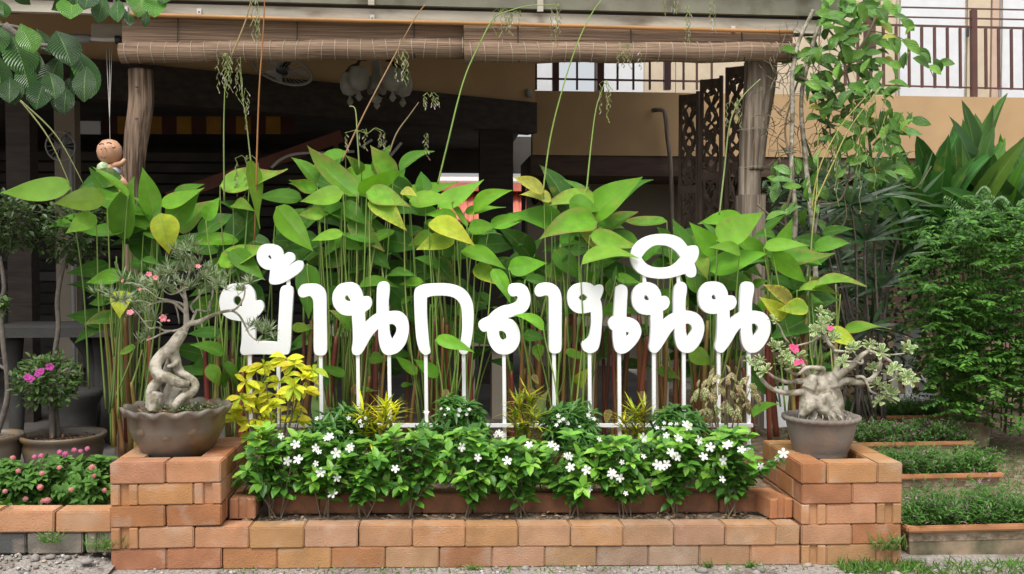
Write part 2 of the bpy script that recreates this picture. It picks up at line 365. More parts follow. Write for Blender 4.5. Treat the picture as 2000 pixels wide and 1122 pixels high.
low = empty('low_brick_wall', (.4, .06, gz(.4)), 'low two course front brick wall between the two pedestals', 'brick wall')
TS = .0187
for i in range(11):
    x = -.969+.125+.25*i; d = .15 if i < 3 else R(.1,.85)
    brick(low, 'S', x, .0625, gz(x), 0, bcol(dull=d), TS)
for i in range(10):
    x = -.844+.125+.25*i
    brick(low, 'S', x, .0625+R(-.005,.005), gz(x)+.0985, 0, bcol(dull=R(.0,.55)), TS)
brick(low, 'S', -.969, .0625, gz(-.969)+.0985, 0, bcol(), TS)
brick(low, 'H', 1.715, .0625, gz(1.7)+.0985, 0, bcol(dull=.4), TS)
inner = empty('inner_brick_row', (.4, .3, .2), 'dark damp single brick row behind the strip of front soil', 'brick wall')
def dcol():
    v = R(.8,1.25); return (.21*v, .095*v, .05*v)
for i in range(10):
    x = -.80+.125+.25*i
    brick(inner, 'D', x, .30, gz(x)+.195, 0, dcol(), TS)
brick(inner, 'G', -.903, .25, gz(-.9)+.2, math.radians(1), (.36,.17,.09), TS)
brick(inner, 'G', 1.705, .225, gz(1.7)+.2, math.radians(9), (.42,.19,.09), TS)
back = empty('upper_brick_row', (.4, .69, .3), 'single brick row higher up behind the white flowering shrubs', 'brick wall')
for i in range(11):
    x = -.93+.125+.25*i
    brick(back, 'D', x, .69, gz(x)+.295, 0, (.36*R(.9,1.1), .17, .085), TS)
bord = empty('border_brick_wall', (-2.2, .12, .08), 'low brick border of orange over grey bricks beside the pink flowers', 'brick wall')
for i in range(6):
    x = -1.60-.2535*i
    brick(bord, 'O' if i else 'S', x, .10, gz(x)+.165, 0, bcol(dull=.1), TS)
    v = R(.7,1.1); brick(bord, 'S', x-.13, .11+R(-.006,.006), gz(x)+.066, 0, (.22*v,.2*v,.165*v) if i != 1 else (.09,.09,.085), TS)
brick(bord, 'G', -1.53, .17, gz(-1.5)+.066, 0, (.22,.19,.15), TS)

# ------------------------------------------------------------------ house
HY = 6.0
def X(u, Y, v=300): return at(u, v, Y).x
def Z(v, Y, u=1000): return at(u, v, Y).z
house = empty('house', (3, 7, 0), 'two storey ochre house with brown balcony railing behind the garden', 'house')
xj = X(1040, HY); xe = 9.5
b = MB(); b.box((xj, HY, 2.58), (xe, HY+.15, Z(184, HY, 1500))); b.build('balcony_parapet', M['ochre'], house)
b = MB(); b.box((xj-.02, HY+.02, 2.36), (xe, HY+1.2, 2.578)); b.build('floor_slab', M['brown_wood'], house)
b = MB(); b.box((X(1030,7.2), 7.2, .1), (X(1440,7.2), 7.35, 2.36)); b.build('lower_wall', M['beige_wall'], house)
b = MB(); b.box((X(1440,6.4), 6.4, -.1), (xe, 6.55, 2.36)); b.build('lower_wall', M['maroon_wall'], house)
b = MB(); b.box((2.9, 5.4, -.1), (xe, 5.55, .62)); b.build('plinth', M['plinth'], house)
# left wing: wall and beam run back to the right
A = at(300, 150, 4.25); B = at(1038, 212, HY-.02); dxy = V((B.x-A.x, B.y-A.y, 0)).normalized(); A0 = A - dxy*3.2
zb = 3.12
b = MB(); b.beam((A0.x, A0.y, zb+.9), (B.x, B.y, zb+.9), .15, 1.8); b.build('wing_wall', M['ochre'], house)
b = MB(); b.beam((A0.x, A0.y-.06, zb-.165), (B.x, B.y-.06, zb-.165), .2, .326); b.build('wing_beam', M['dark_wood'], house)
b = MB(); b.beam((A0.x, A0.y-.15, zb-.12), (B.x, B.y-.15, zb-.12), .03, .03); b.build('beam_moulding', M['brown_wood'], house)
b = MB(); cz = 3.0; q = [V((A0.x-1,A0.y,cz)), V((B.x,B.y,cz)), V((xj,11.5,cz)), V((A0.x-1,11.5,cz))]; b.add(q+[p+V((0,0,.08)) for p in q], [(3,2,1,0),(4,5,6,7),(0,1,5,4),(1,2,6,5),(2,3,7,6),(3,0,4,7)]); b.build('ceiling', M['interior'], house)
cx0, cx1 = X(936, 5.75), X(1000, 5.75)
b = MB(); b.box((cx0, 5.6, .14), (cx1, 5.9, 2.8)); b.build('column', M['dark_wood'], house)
cx0, cx1 = X(22, 3.6), X(68, 3.6)
b = MB(); b.box((cx0, 3.5, .14), (cx1, 3.66, 2.78)); b.build('column', M['dark_wood'], house)
# balcony back wall with its doors, one opening to the sky
WY = 7.3
def panel(name, u0, u1, v0, v1, mt, Y=WY, t=.1, par=house):
    p0 = at(u0, v1, Y); p1 = at(u1, v0, Y); b = MB(); b.box((p0.x, Y, p0.z), (p1.x, Y+t, p1.z)); return b.build(name, M[mt], par)
for u0, u1, mt in ((1040,1092,'door_white'),(1163,1180,'brown_wood'),(1180,1258,'door_white'),(1258,1320,'cream'),(1320,1600,'cream'),(1600,1700,'cream'),
                   (1700,1757,'cream'),(1757,1888,'door_white'),(1888,1936,'cream'),(1936,1953,'pink_column'),(1953,2080,'door_white')):
    panel('balcony_panel', u0, u1, -60, 215, mt, WY, .1 if mt != 'pink_column' else .16)
for u in (1752, 1887, 1958): panel('door_frame', u-2, u+2, -60, 215, 'fascia', WY-.03, .03)
panel('door_handle', 1889, 1893, 55, 72, 'dark_metal', WY-.06, .03)
RY = HY+.06
def rail(u0, v0, u1, v1, w=.03): b = MB(); b.beam(at(u0,v0,RY), at(u1,v1,RY), w, w); return b
ra = empty('balcony_railing', at(1700, 190, RY), 'brown metal balcony railing above the ochre parapet', 'railing')
for v0, v1, ww in ((12,21,.016),(31,40,.016),(47,57,.022),(165,176,.018)): rail(1640, v0, 2060, v1, ww).build('handrail', M['rail_paint'], ra)
for u in range(1650, 2060, 25):
    if abs(u-1900) > 13: rail(u, 50+(u-1650)*.024, u+1, 168+(u-1650)*.024, .026).build('baluster', M['rail_paint'], ra)
rail(1901, 20, 1902, 192, .06).build('railing_post', M['rail_paint'], ra); rail(1697, -10, 1699, 100, .1).build('railing_post', M['rail_paint'], ra)
rb = empty('balcony_railing', at(1200, 180, RY), 'short brown railing seen under the bamboo blind beside the sky opening', 'railing')
rail(1045, 154, 1400, 160, .02).build('handrail', M['rail_paint'], rb)
for u in (1047, 1085, 1127, 1206, 1237, 1269, 1303, 1335, 1361, 1390): rail(u, 110, u, 176, .022 if u != 1303 else .07).build('baluster', M['rail_paint'], rb)
for u in (1085, 1172): rail(u, 100, u, 178, .07).build('railing_post', M['rail_paint'], rb)

# bent pipe on the shaded parapet
b = MB(); PY = 5.8
b.tube([at(1275,216,PY+.15), at(1292,215,PY), at(1299,222,PY), at(1304,270,PY), at(1310,330,PY), at(1312,470,PY)], .026, 8, 3)
tag(b.build('drain_pipe', M['wood_post'], smooth_=True), 'bent tan drain pipe running down the shaded ochre wall', 'pipe')
tag(MB().tube([at(1033,176,5.85), at(1033,190,5.85)], .035, 8).build('junction_box', M['plastic_grey']), 'small round grey box on the wall beside the wing beam', 'junction box')

# things hanging on the shaded wall below the balcony
hang = [(1052,352,28),(1068,350,30),(1086,352,36),(1104,350,34),(1122,355,30),(1045,385,26),(1063,388,24),(1092,380,30),(1113,388,26),(1075,405,26)]
hcols = ['dark grey','pale grey','dull red','maroon','grey brown','black','steel grey','brownish red','charcoal','silvery']
hc = [(.05,.05,.05),(.22,.22,.21),(.16,.03,.025),(.12,.03,.03),(.10,.08,.07),(.02,.02,.02),(.13,.13,.13),(.15,.06,.04),(.04,.04,.045),(.25,.24,.22)]
for (u, v, h), cn, cc in zip(hang, hcols, hc):
    p = at(u, v, 7.12); s = 1/ppm(p); L = h*s*1.25
    b = MB(); b.lathe([(.001,0),(.035,L*.15),(.045,L*.4),(.03,L*.75),(.012,L*.95),(.004,L*1.1)], p-V((0,0,L/2)), 10)
    o = b.build('hanging_gourd', M['valance'], smooth_=True); o.color = (*cc, 1)
    place = 'upper row' if v < 360 else ('lowest' if v > 400 else 'lower row')
    tag(o, f'{cn} spindle shaped ornament hanging on shaded wall, {place}', 'ornament', 'ornaments hung on the shaded wall')

# ------------------------------------------------------------------ shelter roof, fascia, blinds
EY = 1.95
sh = empty('shelter_roof', at(900, 40, EY), 'grey sheet shelter roof with weathered fascia board over the terrace', 'roof')
xr = X(1590, EY, 50); xl = -4.6
b = MB(); n = 120; vs = []
for j, (y, z) in enumerate(((EY-.14, Z(-30,EY)), (6.05, 4.25))):
    for i in range(n+1):
        x = xl+(xr+.12-xl)*i/n; vs.append((x, y, z+.018*math.sin(i*math.pi/1.5)))
b.add(vs, [(i, i+1, n+2+i, n+1+i) for i in range(n)]); b.build('roof_sheet', M['roof_sheet'], sh)
def board(u0, u1, v0, v1, v0r, v1r, Y, t, name, mt, par=sh):
    a0, a1, b0, b1 = at(u0,v1,Y), at(u0,v0,Y), at(u1,v1r,Y), at(u1,v0r,Y)
    b = MB(); q = [a0, b0, b1, a1]; b.add(q+[p+V((0,t,0)) for p in q], [(0,1,2,3),(7,6,5,4),(0,4,5,1),(1,5,6,2),(2,6,7,3),(3,7,4,0)]); return b.build(name, M[mt], par)
board(-200, 1600, -6, 16, 40, 66, EY-.06, .05, 'fascia_board', 'fascia')
board(-200, 1640, -90, -15, -60, 33, EY-.09, .05, 'upper_board', 'soffit')
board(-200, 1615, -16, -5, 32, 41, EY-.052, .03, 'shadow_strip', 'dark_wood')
b = MB(); b.beam(at(1598,50,EY-.04), V((xr, 6.0, 3.9)), .05, .14); b.build('side_board', M['fascia'], sh)
for u in (-60, 230, 560, 880, 1200, 1480):
    p = at(u, 10, EY+.02); b = MB(); b.beam(p, V((p.x, 6.0, 4.1)), .06, .12); b.build('rafter', M['brown_wood'], sh)
for u, v in ((389,24),(727,36),(1084,48),(1432,58),(245,20)):
    p = at(u, v, EY-.075); s = .014; b = MB(); b.box(p-V((s,.004,s)), p+V((s,.01,s*1.6))); b.build('bracket', M['pipe_white'], sh)
    b2 = MB(); b2.box(p-V((.004,.007,.004)), p+V((.004,-.003,.004))); b2.build('bracket_hole', M['dark_metal'], sh)
for u, v in ((725,-8),(1055,5)):
    p = at(u, v, EY-.105); b = MB(); b.box(p-V((.02,.01,.06)), p+V((.02,.01,.05))); b.build('roof_strap', M['fascia'], sh)

pole = MB().tube([at(240,28,EY-.1), at(620,39,EY-.1), at(930,46,EY-.1), at(1250,55,EY-.1), at(1548,63,EY-.1)], .014, 8, 4)
tag(pole.build('bamboo_pole', M['bamboo'], smooth_=True), 'thin orange bamboo pole tied under the fascia board', 'pole')
def blind(u0, u1, vt, vb, vtr, vbr, Y, label):
    r = .066; a = at(u0, vb, Y); c = at(u1, vbr, Y); rt = empty('bamboo_blind', (a+c)/2, label, 'blind', 'rolled bamboo blinds under the fascia')
    ta, tc = at(u0, vt, Y), at(u1, vtr, Y); ns = 8
    for i in range(ns):                                   # split bamboo slats, each overlapping the next
        t0, t1 = i/ns, (i+1)/ns; lo = .5
        p, q = ta.lerp(V((ta.x,ta.y,a.z+r)), t0), ta.lerp(V((ta.x,ta.y,a.z+r)), t1); p2, q2 = tc.lerp(V((tc.x,tc.y,c.z+r)), t0), tc.lerp(V((tc.x,tc.y,c.z+r)), t1)
        dy = V((0, R(-.004,.004), 0)); th = V((0,.005,0)); b = MB()
        b.add([q+dy, q2+dy, p2+dy, p+dy, q+dy+th, q2+dy+th, p2+dy+th, p+dy+th], [(0,1,2,3),(7,6,5,4),(0,4,5,1),(1,5,6,2),(2,6,7,3),(3,7,4,0)])
        b.build('slat', M['blind'], rt)
    b = MB(); k = 14; ctr = []
    for i in range(k+1):
        t = i/k; ctr.append(a.lerp(c, t)+V((0,-.02,r*1.0+.006*math.sin(i*1.7))))
    b.tube(ctr, r, 14); roll = b.build('roll', M['blind'], rt, True)
    for i in range(int((u1-u0)/25)):
        t = (i+.5)/int((u1-u0)/25); p = a.lerp(c, t)+V((0,-.02,r)); d = V((R(-.01,.01),0,0)); b = MB()
        b.tube([p+V((0,math.cos(q)*r*1.04, math.sin(q)*r*1.04))+d*math.sin(q) for q in [math.radians(90+g) for g in range(0,200,25)]], .0022, 4, 0); b.build('thread', M['thread'], rt)
    for t in (.16, .5, .84):
        p = ta.lerp(tc, t)+V((0,-.012,0)); q = a.lerp(c, t)+V((0,-.075,0)); b = MB(); b.tube([p, q+V((0,.05,.11)), q+V((0,0,.05)), q+V((.005,.03,.0))], .004, 5, 2); b.build('pull_cord', M['dark_metal'], rt)
blind(238, 915, 28, 126, 46, 115, EY, 'rolled brown bamboo blind, the left one, ending above the left post')
blind(906, 1548, 48, 125, 64, 123, EY-.07, 'rolled brown bamboo blind, the right one, ending above the right post')
b = MB(); b.tube([at(105,75,EY+.3), at(176,76,EY+.3)], .03, 10); t1 = b.build('roller_blind', M['plastic_grey'], smooth_=True)
tag(t1, 'pale grey roller tube under the eaves behind the big leaves', 'roller')
b = MB(); b.tube([at(176,76,EY+.3), at(228,78,EY+.3)], .016, 8); b.build('spindle', M['pipe_white'], t1)
b = MB(); b.tube([at(226,78,EY+.3), at(236,78,EY+.3)], .03, 8); b.build('end_bracket', M['dark_metal'], t1)
b = MB(); b.box(at(178,70,EY+.5), at(248,50,EY+.53)); tag(b.build('eave_plank', M['fascia']), 'short pale plank under the eaves left of the blind', 'plank')

# ------------------------------------------------------------------ log posts
def logpost(mtn, pts, Y, label, seed):
    rnd = random.Random(seed); P = [at(u, v, Y) for u, v, w in pts]; Wd = [w*.5/ppm(p) for (u,v,w), p in zip(pts, P)]
    P.append(V((P[-1].x, Y, -.1))); Wd.append(Wd[-1])
    P, Wd = smooth(P, Wd, 8); b = MB(); n = 64; vs = []
    for i, (p, r) in enumerate(zip(P, Wd)):
        for k in range(n):
            a = 2*math.pi*k/n
            rr = r*(1+.10*mnoise.noise((math.cos(a)*2.5+seed, math.sin(a)*2.5, p.z*.8))+.07*mnoise.noise((math.cos(a)*5+seed, math.sin(a)*5, p.z*.5))-.09*max(0,mnoise.noise((math.cos(a)*11+seed, math.sin(a)*11, p.z*.9)))**.7)
            vs.append(p+V((math.cos(a)*rr, math.sin(a)*rr, 0)))
    m_ = len(P); b.add(vs, [(i*n+k, (i+1)*n+k, (i+1)*n+(k+1)%n, i*n+(k+1)%n) for i in range(m_-1) for k in range(n)]+[tuple(range(n))])
    o = b.build('wooden_post', M[mtn], smooth_=True); tag(o, label, 'post'); return o
p1 = logpost('wood_brown', [(274,137,44),(275,200,47),(267,260,46),(261,330,40),(262,420,34),(258,560,38),(245,760,40)], 2.05, 'rough log post with nail heads beside the hanging clay doll', 1)
for v in (172, 234):
    p = at(267, v, 1.955); MB().lathe([(0,0),(.012,.002),(.009,.01),(.001,.012)], p, 8).build('nail_head', M['dark_metal'], p1)
p2 = logpost('wood_post', [(1487,110,62),(1482,180,60),(1473,250,54),(1468,330,46),(1464,382,42)], 2.05, 'thick weathered grey log post at the right corner of the shelter', 5)
b = MB(); q0, q1 = at(1442,382,2.06), at(1487,382,2.06); b.box((q0.x, 1.97, -.1), (q1.x, 2.12, q0.z)); b.build('post_base', M['wood_post'], p2)
for v in (255, 328):
    p = at(1470, v, 2.05); b = MB(); rr = .105 if v < 300 else .09; b.tube([p+V((math.cos(a)*rr, math.sin(a)*rr, .004*math.sin(3*a))) for a in [k*math.pi/8 for k in range(17)]], .0025, 4); b.build('wire_band', M['wire'], p2)

# ------------------------------------------------------------------ carved screen panels
scr = empty('carved_screen', at(1390, 560, 2.9), 'dark carved wooden folding screen of three panels beside the right post', 'screen')
for i, (u0, u1, vt) in enumerate(((1327,1366,178),(1368,1412,150),(1418,1460,126))):
    Y = 3.05-.18*i; a, c = at(u0, vt+ (10 if i else 14), Y+.05), at(u1, vt, Y-.05)
    fr = MB(); wd = .035; zt = (a.z+c.z)/2; d = V((c.x-a.x, c.y-a.y, 0)); zz = .14
    def pt(s, z): return V((a.x, a.y, z))+d*s
    fw = .14
    for s in (fw/2, 1-fw/2): fr.beam(pt(s, zz), pt(s, zt+.02*s), .03, d.length*fw, d)
    for z in (zt-.03, zt-.75, zz+.9, zz+.05): fr.beam(pt(fw,z), pt(1-fw,z), .028, .06)
    pn = fr.build('screen_frame', M['screen_wood'], scr)
    # pierced carving: a lattice of short slanting leaves with gaps
    for (zl, zh, rows, cols) in ((zt-.72, zt-.06, 9, 3), (zz+.93, zt-.78, 8, 3)):
        cb = MB(); rc = random.Random(i*7+rows); hgt_ = zh-zl; wv = 2.6
        for ph, am, cs in ((0,.34,.5),(math.pi,.34,.5),(math.pi/2,.2,.28),(-math.pi/2,.2,.72)):     # interlaced scrolls
            cb.tube([pt(fw+(1-2*fw)*min(1,max(0,cs+am*math.sin(ph+wv*2*math.pi*k/40))), zl+hgt_*k/40) for k in range(41)], [.013+.005*math.sin(k*1.3) for k in range(41)], 5)
        for k in range(26):                                                                          # carved leaves between them
            s_c, z_c, a_c = fw+(1-2*fw)*rc.random(), zl+hgt_*rc.random(), rc.uniform(0,6.28); L_c = rc.uniform(.05,.09)
            dd = (d.normalized()*math.cos(a_c)+V((0,0,math.sin(a_c)))); q0 = pt(s_c, z_c); cb.tube([q0-dd*L_c*.5, q0, q0+dd*L_c*.5], [.004,.017,.003], 5)
        cb.build('carving', M['screen_wood'], scr)

# ------------------------------------------------------------------ dim terrace behind: awning, slats, braces, far roof
aw = empty('striped_valance', at(370, 245, 5.3), 'orange and maroon striped awning valance in the dark background', 'awning')
for i in range(13):
    u = 200+29*i; a, c = at(u, 262-.0*i, 5.3), at(u+29, 228, 5.3)
    b = MB(); b.box((a.x, 5.3, a.z), (c.x, 5.32, c.z)); o = b.build('stripe', M['valance'], aw); o.color = (.22,.11,.02,1) if i % 2 else (.05,.018,.016,1)
lw = empty('slatted_wall', at(350, 500, 7.0), 'dark slatted wall at the back of the terrace', 'wall')
for i in range(20):
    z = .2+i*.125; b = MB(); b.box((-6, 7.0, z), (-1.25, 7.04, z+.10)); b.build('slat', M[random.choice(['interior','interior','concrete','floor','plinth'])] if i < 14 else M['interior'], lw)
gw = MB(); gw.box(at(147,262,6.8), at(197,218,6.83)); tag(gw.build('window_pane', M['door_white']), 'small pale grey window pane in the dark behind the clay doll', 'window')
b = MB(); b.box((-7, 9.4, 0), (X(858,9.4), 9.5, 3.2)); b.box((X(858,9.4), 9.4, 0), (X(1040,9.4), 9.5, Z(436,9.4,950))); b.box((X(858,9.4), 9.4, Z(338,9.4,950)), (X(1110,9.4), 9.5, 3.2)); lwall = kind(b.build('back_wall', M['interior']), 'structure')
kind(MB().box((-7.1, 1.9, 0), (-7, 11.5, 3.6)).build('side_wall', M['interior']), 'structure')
b = MB(); b.beam(at(328,388,5.5), at(668,266,5.5), .05, .12); br = b.build('stair_brace', M['rust_red']); tag(br, 'slanting rust red steel beam in the dark terrace', 'beam')
b = MB(); b.beam(at(656,262,5.52), at(656,300,5.52), .07, .04); b.build('brace_stub', M['rust_red'], br)
rk = empty('white_pipe_frame', at(620, 400, 5.2), 'thin white curved pipes behind the tallest green leaves', 'pipe frame')
for pl in ([(530,328),(545,314),(568,303),(600,299),(640,299),(692,296)], [(706,288),(716,280),(727,273)], [(738,288),(755,275)], [(756,312),(770,296),(784,279)], [(538,392),(552,378),(566,368)]):
    b = MB(); b.tube([at(u,v,5.2) for u,v in pl], .014, 7, 3); b.build('pipe', M['pipe_white'], rk, True)
# neighbour's tiled roof seen through the opening
nb = empty('neighbour_house', at(940, 470, 14), 'red tiled roof of a neighbouring house seen past the dark column', 'house')
a, c = at(845, 470, 14), at(1090, 470, 14); z0 = at(900,421,14).z
b = MB(); b.box((a.x, 14.2, 0), (c.x, 15, z0)); b.build('wall', M['cream'], nb)
b = MB(); b.box((a.x, 14.45, z0+.5), (c.x, 15.5, at(900,357,14.5).z)); b.build('roof_base', M['roof_tile'], nb)
tile = MB(); tw = .145; th = .19
for k in range(5):
    x0, x1 = k/4, (k+1)/4
prof = [(-.5,.0),(-.3,.022),(-.1,.03),(.1,.018),(.3,-.012),(.5,.0)]
tile.add([(x*tw, 0, z) for x, z in prof]+[(x*tw, .24, z+.165) for x, z in prof]+[(x*tw, 0, z-.02) for x, z in prof], [(i,i+1,i+7,i+6) for i in range(5)]+[(i,i+12,i+13,i+1) for i in range(5)])
tm = tile.mesh('roof_tile', M['roof_tile'])
nx = int((c.x-a.x)/tw)
for r_ in range(5):
    for i in range(nx):
        inst('roof_tile', tm, nb, Matrix.Translation((a.x+tw*(i+.5), 14.0+.2*r_, z0-.1+.135*r_)), None)
b = MB(); p = at(868,353,15.5); q = at(935,346,15.5); b.box((p.x-.3, 15.5, p.z), (q.x+1.2, 15.6, q.z)); b.build('white_fascia', M['white_paint'], nb)
b = MB(); p = at(993,560,6.6); q = at(1017,480,6.6); b.box((p.x, 6.6, p.z), (q.x, 6.62, q.z)); tag(b.build('blue_board', M['blue_paint']), 'narrow blue board standing in the dim background', 'board')
b = MB(); p = at(1019,560,6.55); q = at(1027,352,6.55); b.box((p.x, 6.55, p.z), (q.x, 6.6, q.z)); tag(b.build('wall_batten', M['concrete']), 'thin pale upright batten right of the blue board', 'batten')

# dim furnishings of the terrace
b = MB(); p = at(108,420,5.0); q = at(145,205,5.0); b.box((p.x,5.0,.14),(q.x,5.15,2.95)); tag(b.build('pale_pillar', M['beige_wall']), 'pale beige pillar in the dark behind the hanging doll', 'pillar')
sf = empty('standing_fan', at(118, 420, 4.4), 'grey standing fan in the dim terrace left of the doll', 'fan'); c0 = at(118,286,4.4); s0 = 1/ppm(c0)
b = MB(); b.tube([c0+V((28*s0*math.cos(a),-8*s0*math.sin(a)*.4,28*s0*math.sin(a))) for a in [k*math.pi/12 for k in range(25)]], .008, 5); b.build('guard_rim', M['plastic_grey'], sf, True)
for k in range(16):
    a = k*math.pi/8; b = MB(); b.tube([c0, c0+V((28*s0*math.cos(a),-3*s0*math.sin(a),28*s0*math.sin(a)))], .003, 3); b.build('guard_wire', M['plastic_grey'], sf)
for k in range(3):
    a = k*2.094; b = MB(); n1 = V((math.cos(a),0,math.sin(a))); n2 = V((-math.sin(a),.3,math.cos(a))); b.add([c0+V((0,.03,0)), c0+n1*22*s0+n2*9*s0+V((0,.04,0)), c0+n1*24*s0-n2*7*s0+V((0,.02,0)), c0+V((0,.035,.005))], [(0,1,2),(0,2,3),(3,2,1),(3,1,0)]); b.build('fan_blade', M['concrete'], sf)
b = MB(); b.tube([c0+V((0,.05,0)), c0+V((.05,.1,-.05)), V((c0.x+.06,4.5,.14))], [.03,.02,.018], 7, 3); b.build('stand', M['plastic_grey'], sf, True)
for u0, u1, vt, Y, lab in ((590,760,640,2.75,'low grey stone bench behind the stems under the first looped letter'),(1120,1330,620,3.0,'low grey stone bench behind the stems under the fish mark'),(880,1010,660,3.3,'small grey stone bench behind the arch letter stems')):
    p, q = at(u0,vt,Y), at(u1,vt,Y); sb_ = empty('stone_bench', V(((p.x+q.x)/2,Y,.14)), lab, 'bench'); b = MB(); b.box((p.x,Y,p.z-.07),(q.x,Y+.4,p.z)); b.build('seat', M['beige_wall'], sb_)
    for xx in (p.x+.08, q.x-.2):
        b = MB(); b.box((xx,Y+.06,.14),(xx+.12,Y+.34,p.z-.072)); b.build('leg', M['beige_wall'], sb_)
# ------------------------------------------------------------------ white lettering sign
SY = .72
sign = empty('lettering_sign', at(965, 890, SY), 'white cut out lettering on thin white posts above the flower bed', 'sign')
def loop(raw, ox, oy, sc=4.0075):
    """raw: points in zoom pixels, third value marks a sharp corner; returns smooth world polygon (x,z)"""
    n = len(raw); out = []
    P = [V((p[0], p[1])) for p in raw]; K = [len(p) > 2 for p in raw]
    for i in range(n):
        p1, p2 = P[i], P[(i+1)%n]; p0 = P[i-1] if not K[i] else p1; p3 = P[(i+2)%n] if not K[(i+1)%n] else p2
        for k in range(5):
            t = k/5; out.append(.5*((2*p1)+(p2-p0)*t+(2*p0-5*p1+4*p2-p3)*t*t+(3*p1-p0-3*p2+p3)*t**3))
    return [at(ox+q.x/sc, oy+q.y/sc, SY) for q in out]
def letter(name, loops, ox, oy):
    cu = bpy.data.curves.new(name, 'CURVE'); cu.dimensions = '2D'; cu.fill_mode = 'BOTH'; cu.extrude = .0165; cu.bevel_depth = .0014; cu.bevel_resolution = 1; cu.offset = -.0012
    W_ = [loop(l, ox, oy) for l in loops]
    c0 = sum(W_[0], V((0,0,0)))/len(W_[0])
    for L_ in W_:
        s = cu.splines.new('POLY'); s.points.add(len(L_)-1); s.use_cyclic_u = True
        for pt, q in zip(s.points, L_): pt.co = (q.x-c0.x, q.z-c0.z, 0, 1)
    tmp = bpy.data.objects.new('tmp', cu); COL.objects.link(tmp)
    dg = bpy.context.evaluated_depsgraph_get(); me = bpy.data.meshes.new_from_object(tmp.evaluated_get(dg))
    bpy.data.objects.remove(tmp); me.materials.clear(); me.materials.append(M['white_paint'])
    me.transform(Matrix.Rotation(math.pi/2, 4, 'X')); me.name = name
    o = bpy.data.objects.new(name, me); link(o, sign, c0); return o
C = 1
OA, OB, OC = (420,440), (780,440), (1130,440)
L_bo = [[(180,455),(110,470),(60,520),(38,600),(55,680),(110,730),(180,748),(212,750,C),(214,850),(210,920),(202,975),(210,1005),(235,1015),(300,1010),(380,1010),(480,1012),(560,1012),(582,1000),(592,960),(597,900),(603,750),(612,600),(615,510),(600,480),(565,470),(530,480),(512,520),(505,650),(497,780),(492,915,C),(400,908),(320,908,C),(322,800),(325,720,C),(352,700),(385,650),(380,610),(355,588),(322,592,C),(318,540),(300,500),(260,465)],
        [(155,565),(178,553),(205,570),(215,605),(216,638,C),(185,635),(160,620),(148,590)]]
L_bird = [[(435,148),(370,160),(335,210),(332,265),(355,315),(395,345),(435,352,C),(430,400),(427,440),(445,462),(490,465),(540,450),(610,410),(670,365),(696,325),(690,290),(665,278),(635,285),(568,327,C),(622,280),(630,250),(612,222),(585,212),(560,220),(540,240,C),(532,200),(500,165)],
          [(422,240),(432,236),(443,252),(445,270,C),(430,262),(421,250)]]
L_a1 = [[(660,495),(690,465),(750,458),(810,465),(855,500),(873,550),(876,650),(878,800),(880,960),(872,1000),(850,1018),(805,1018),(782,1000),(775,960),(775,800),(773,650),(770,590),(755,562),(740,555),(715,562),(685,567),(660,550),(652,520)]]
L_n1 = [[(1040,448),(975,465),(930,520),(920,580),(935,640),(980,690),(1030,708),(1072,708,C),(1078,800),(1080,900),(1072,970),(1080,1005),(1105,1018),(1140,1010),(1170,970),(1220,880),(1260,830),(1278,812,C),(1280,880),(1290,940),(1310,990),(1345,1015),(1390,1012),(1440,990),(1490,930),(1515,850),(1518,780),(1500,720),(1455,680),(1410,672),(1362,675,C),(1360,600),(1368,520),(1366,470),(1345,445),(1305,443),(1280,460),(1268,500),(1265,600),(1265,690,C),(1225,715),(1178,758,C),(1175,680,C),(1215,650),(1230,610),(1222,575),(1200,558),(1160,558,C),(1150,515),(1120,470),(1080,450)],
        [(1020,562),(1035,550),(1055,575),(1063,597,C),(1035,592),(1020,577)], [(1366,775,C),(1395,775),(1418,800),(1415,840),(1385,893,C),(1370,840)]]
L_k = [[(118,520),(140,485),(200,462),(300,455),(400,460),(480,485),(535,530),(570,600),(580,680),(578,780),(568,880),(550,960),(530,1000),(500,1012),(475,1000),(465,970),(480,900),(490,820),(490,720),(482,640),(455,590),(410,562),(340,552),(260,555),(217,568,C),(217,700),(225,820),(235,930),(245,985),(235,1005),(205,1015),(175,1000),(150,960),(132,880),(122,750),(116,600)]]
L_l = [[(850,500),(865,465),(910,455),(960,460),(1000,490),(1022,550),(1022,610),(1000,660),(955,695),(900,712),(845,727,C),(890,745),(925,790),(943,850),(940,910),(915,965),(870,1002),(815,1012),(760,998),(715,950),(690,880),(686,830,C),(650,832),(622,800),(620,765),(645,738),(695,715,C),(740,670),(800,635),(860,622),(910,600),(925,565,C),(915,555),(880,558),(855,535)],
       [(780,828,C),(810,830),(833,855),(835,885),(810,898),(790,880),(780,850)]]
L_a2 = [[(1060,500),(1085,465),(1140,450),(1195,458),(1235,485),(1260,530),(1268,600),(1268,800),(1266,950),(1255,990),(1225,1003),(1190,1000),(1170,975),(1168,900),(1168,700),(1165,570),(1145,550),(1110,558),(1080,558),(1060,535)]]
L_ng = [[(1430,450),(1370,465),(1325,510),(1312,570),(1325,635),(1370,680),(1430,692),(1495,680,C),(1498,760),(1490,830),(1475,880),(1440,905),(1423,935),(1435,975),(1470,998),(1510,998),(1550,970),(1570,900),(1580,800),(1585,700),(1580,620),(1568,580,C),(1585,540),(1594,500),(1585,472),(1560,465),(1522,478,C),(1500,460),(1465,450)],
        [(1398,570,C),(1415,548),(1440,542),(1468,565,C),(1455,588),(1425,592)]]
L_e = [[(285,500),(300,478),(330,465),(360,475),(378,505),(375,600),(370,718,C),(420,730),(465,765),(487,830),(470,890),(430,945),(380,990),(340,1005),(300,998),(275,960),(265,890),(262,825,C),(240,805),(228,770),(240,735),(270,712,C),(275,620)], [(368,836,C),(385,838),(387,855),(368,872,C)]]
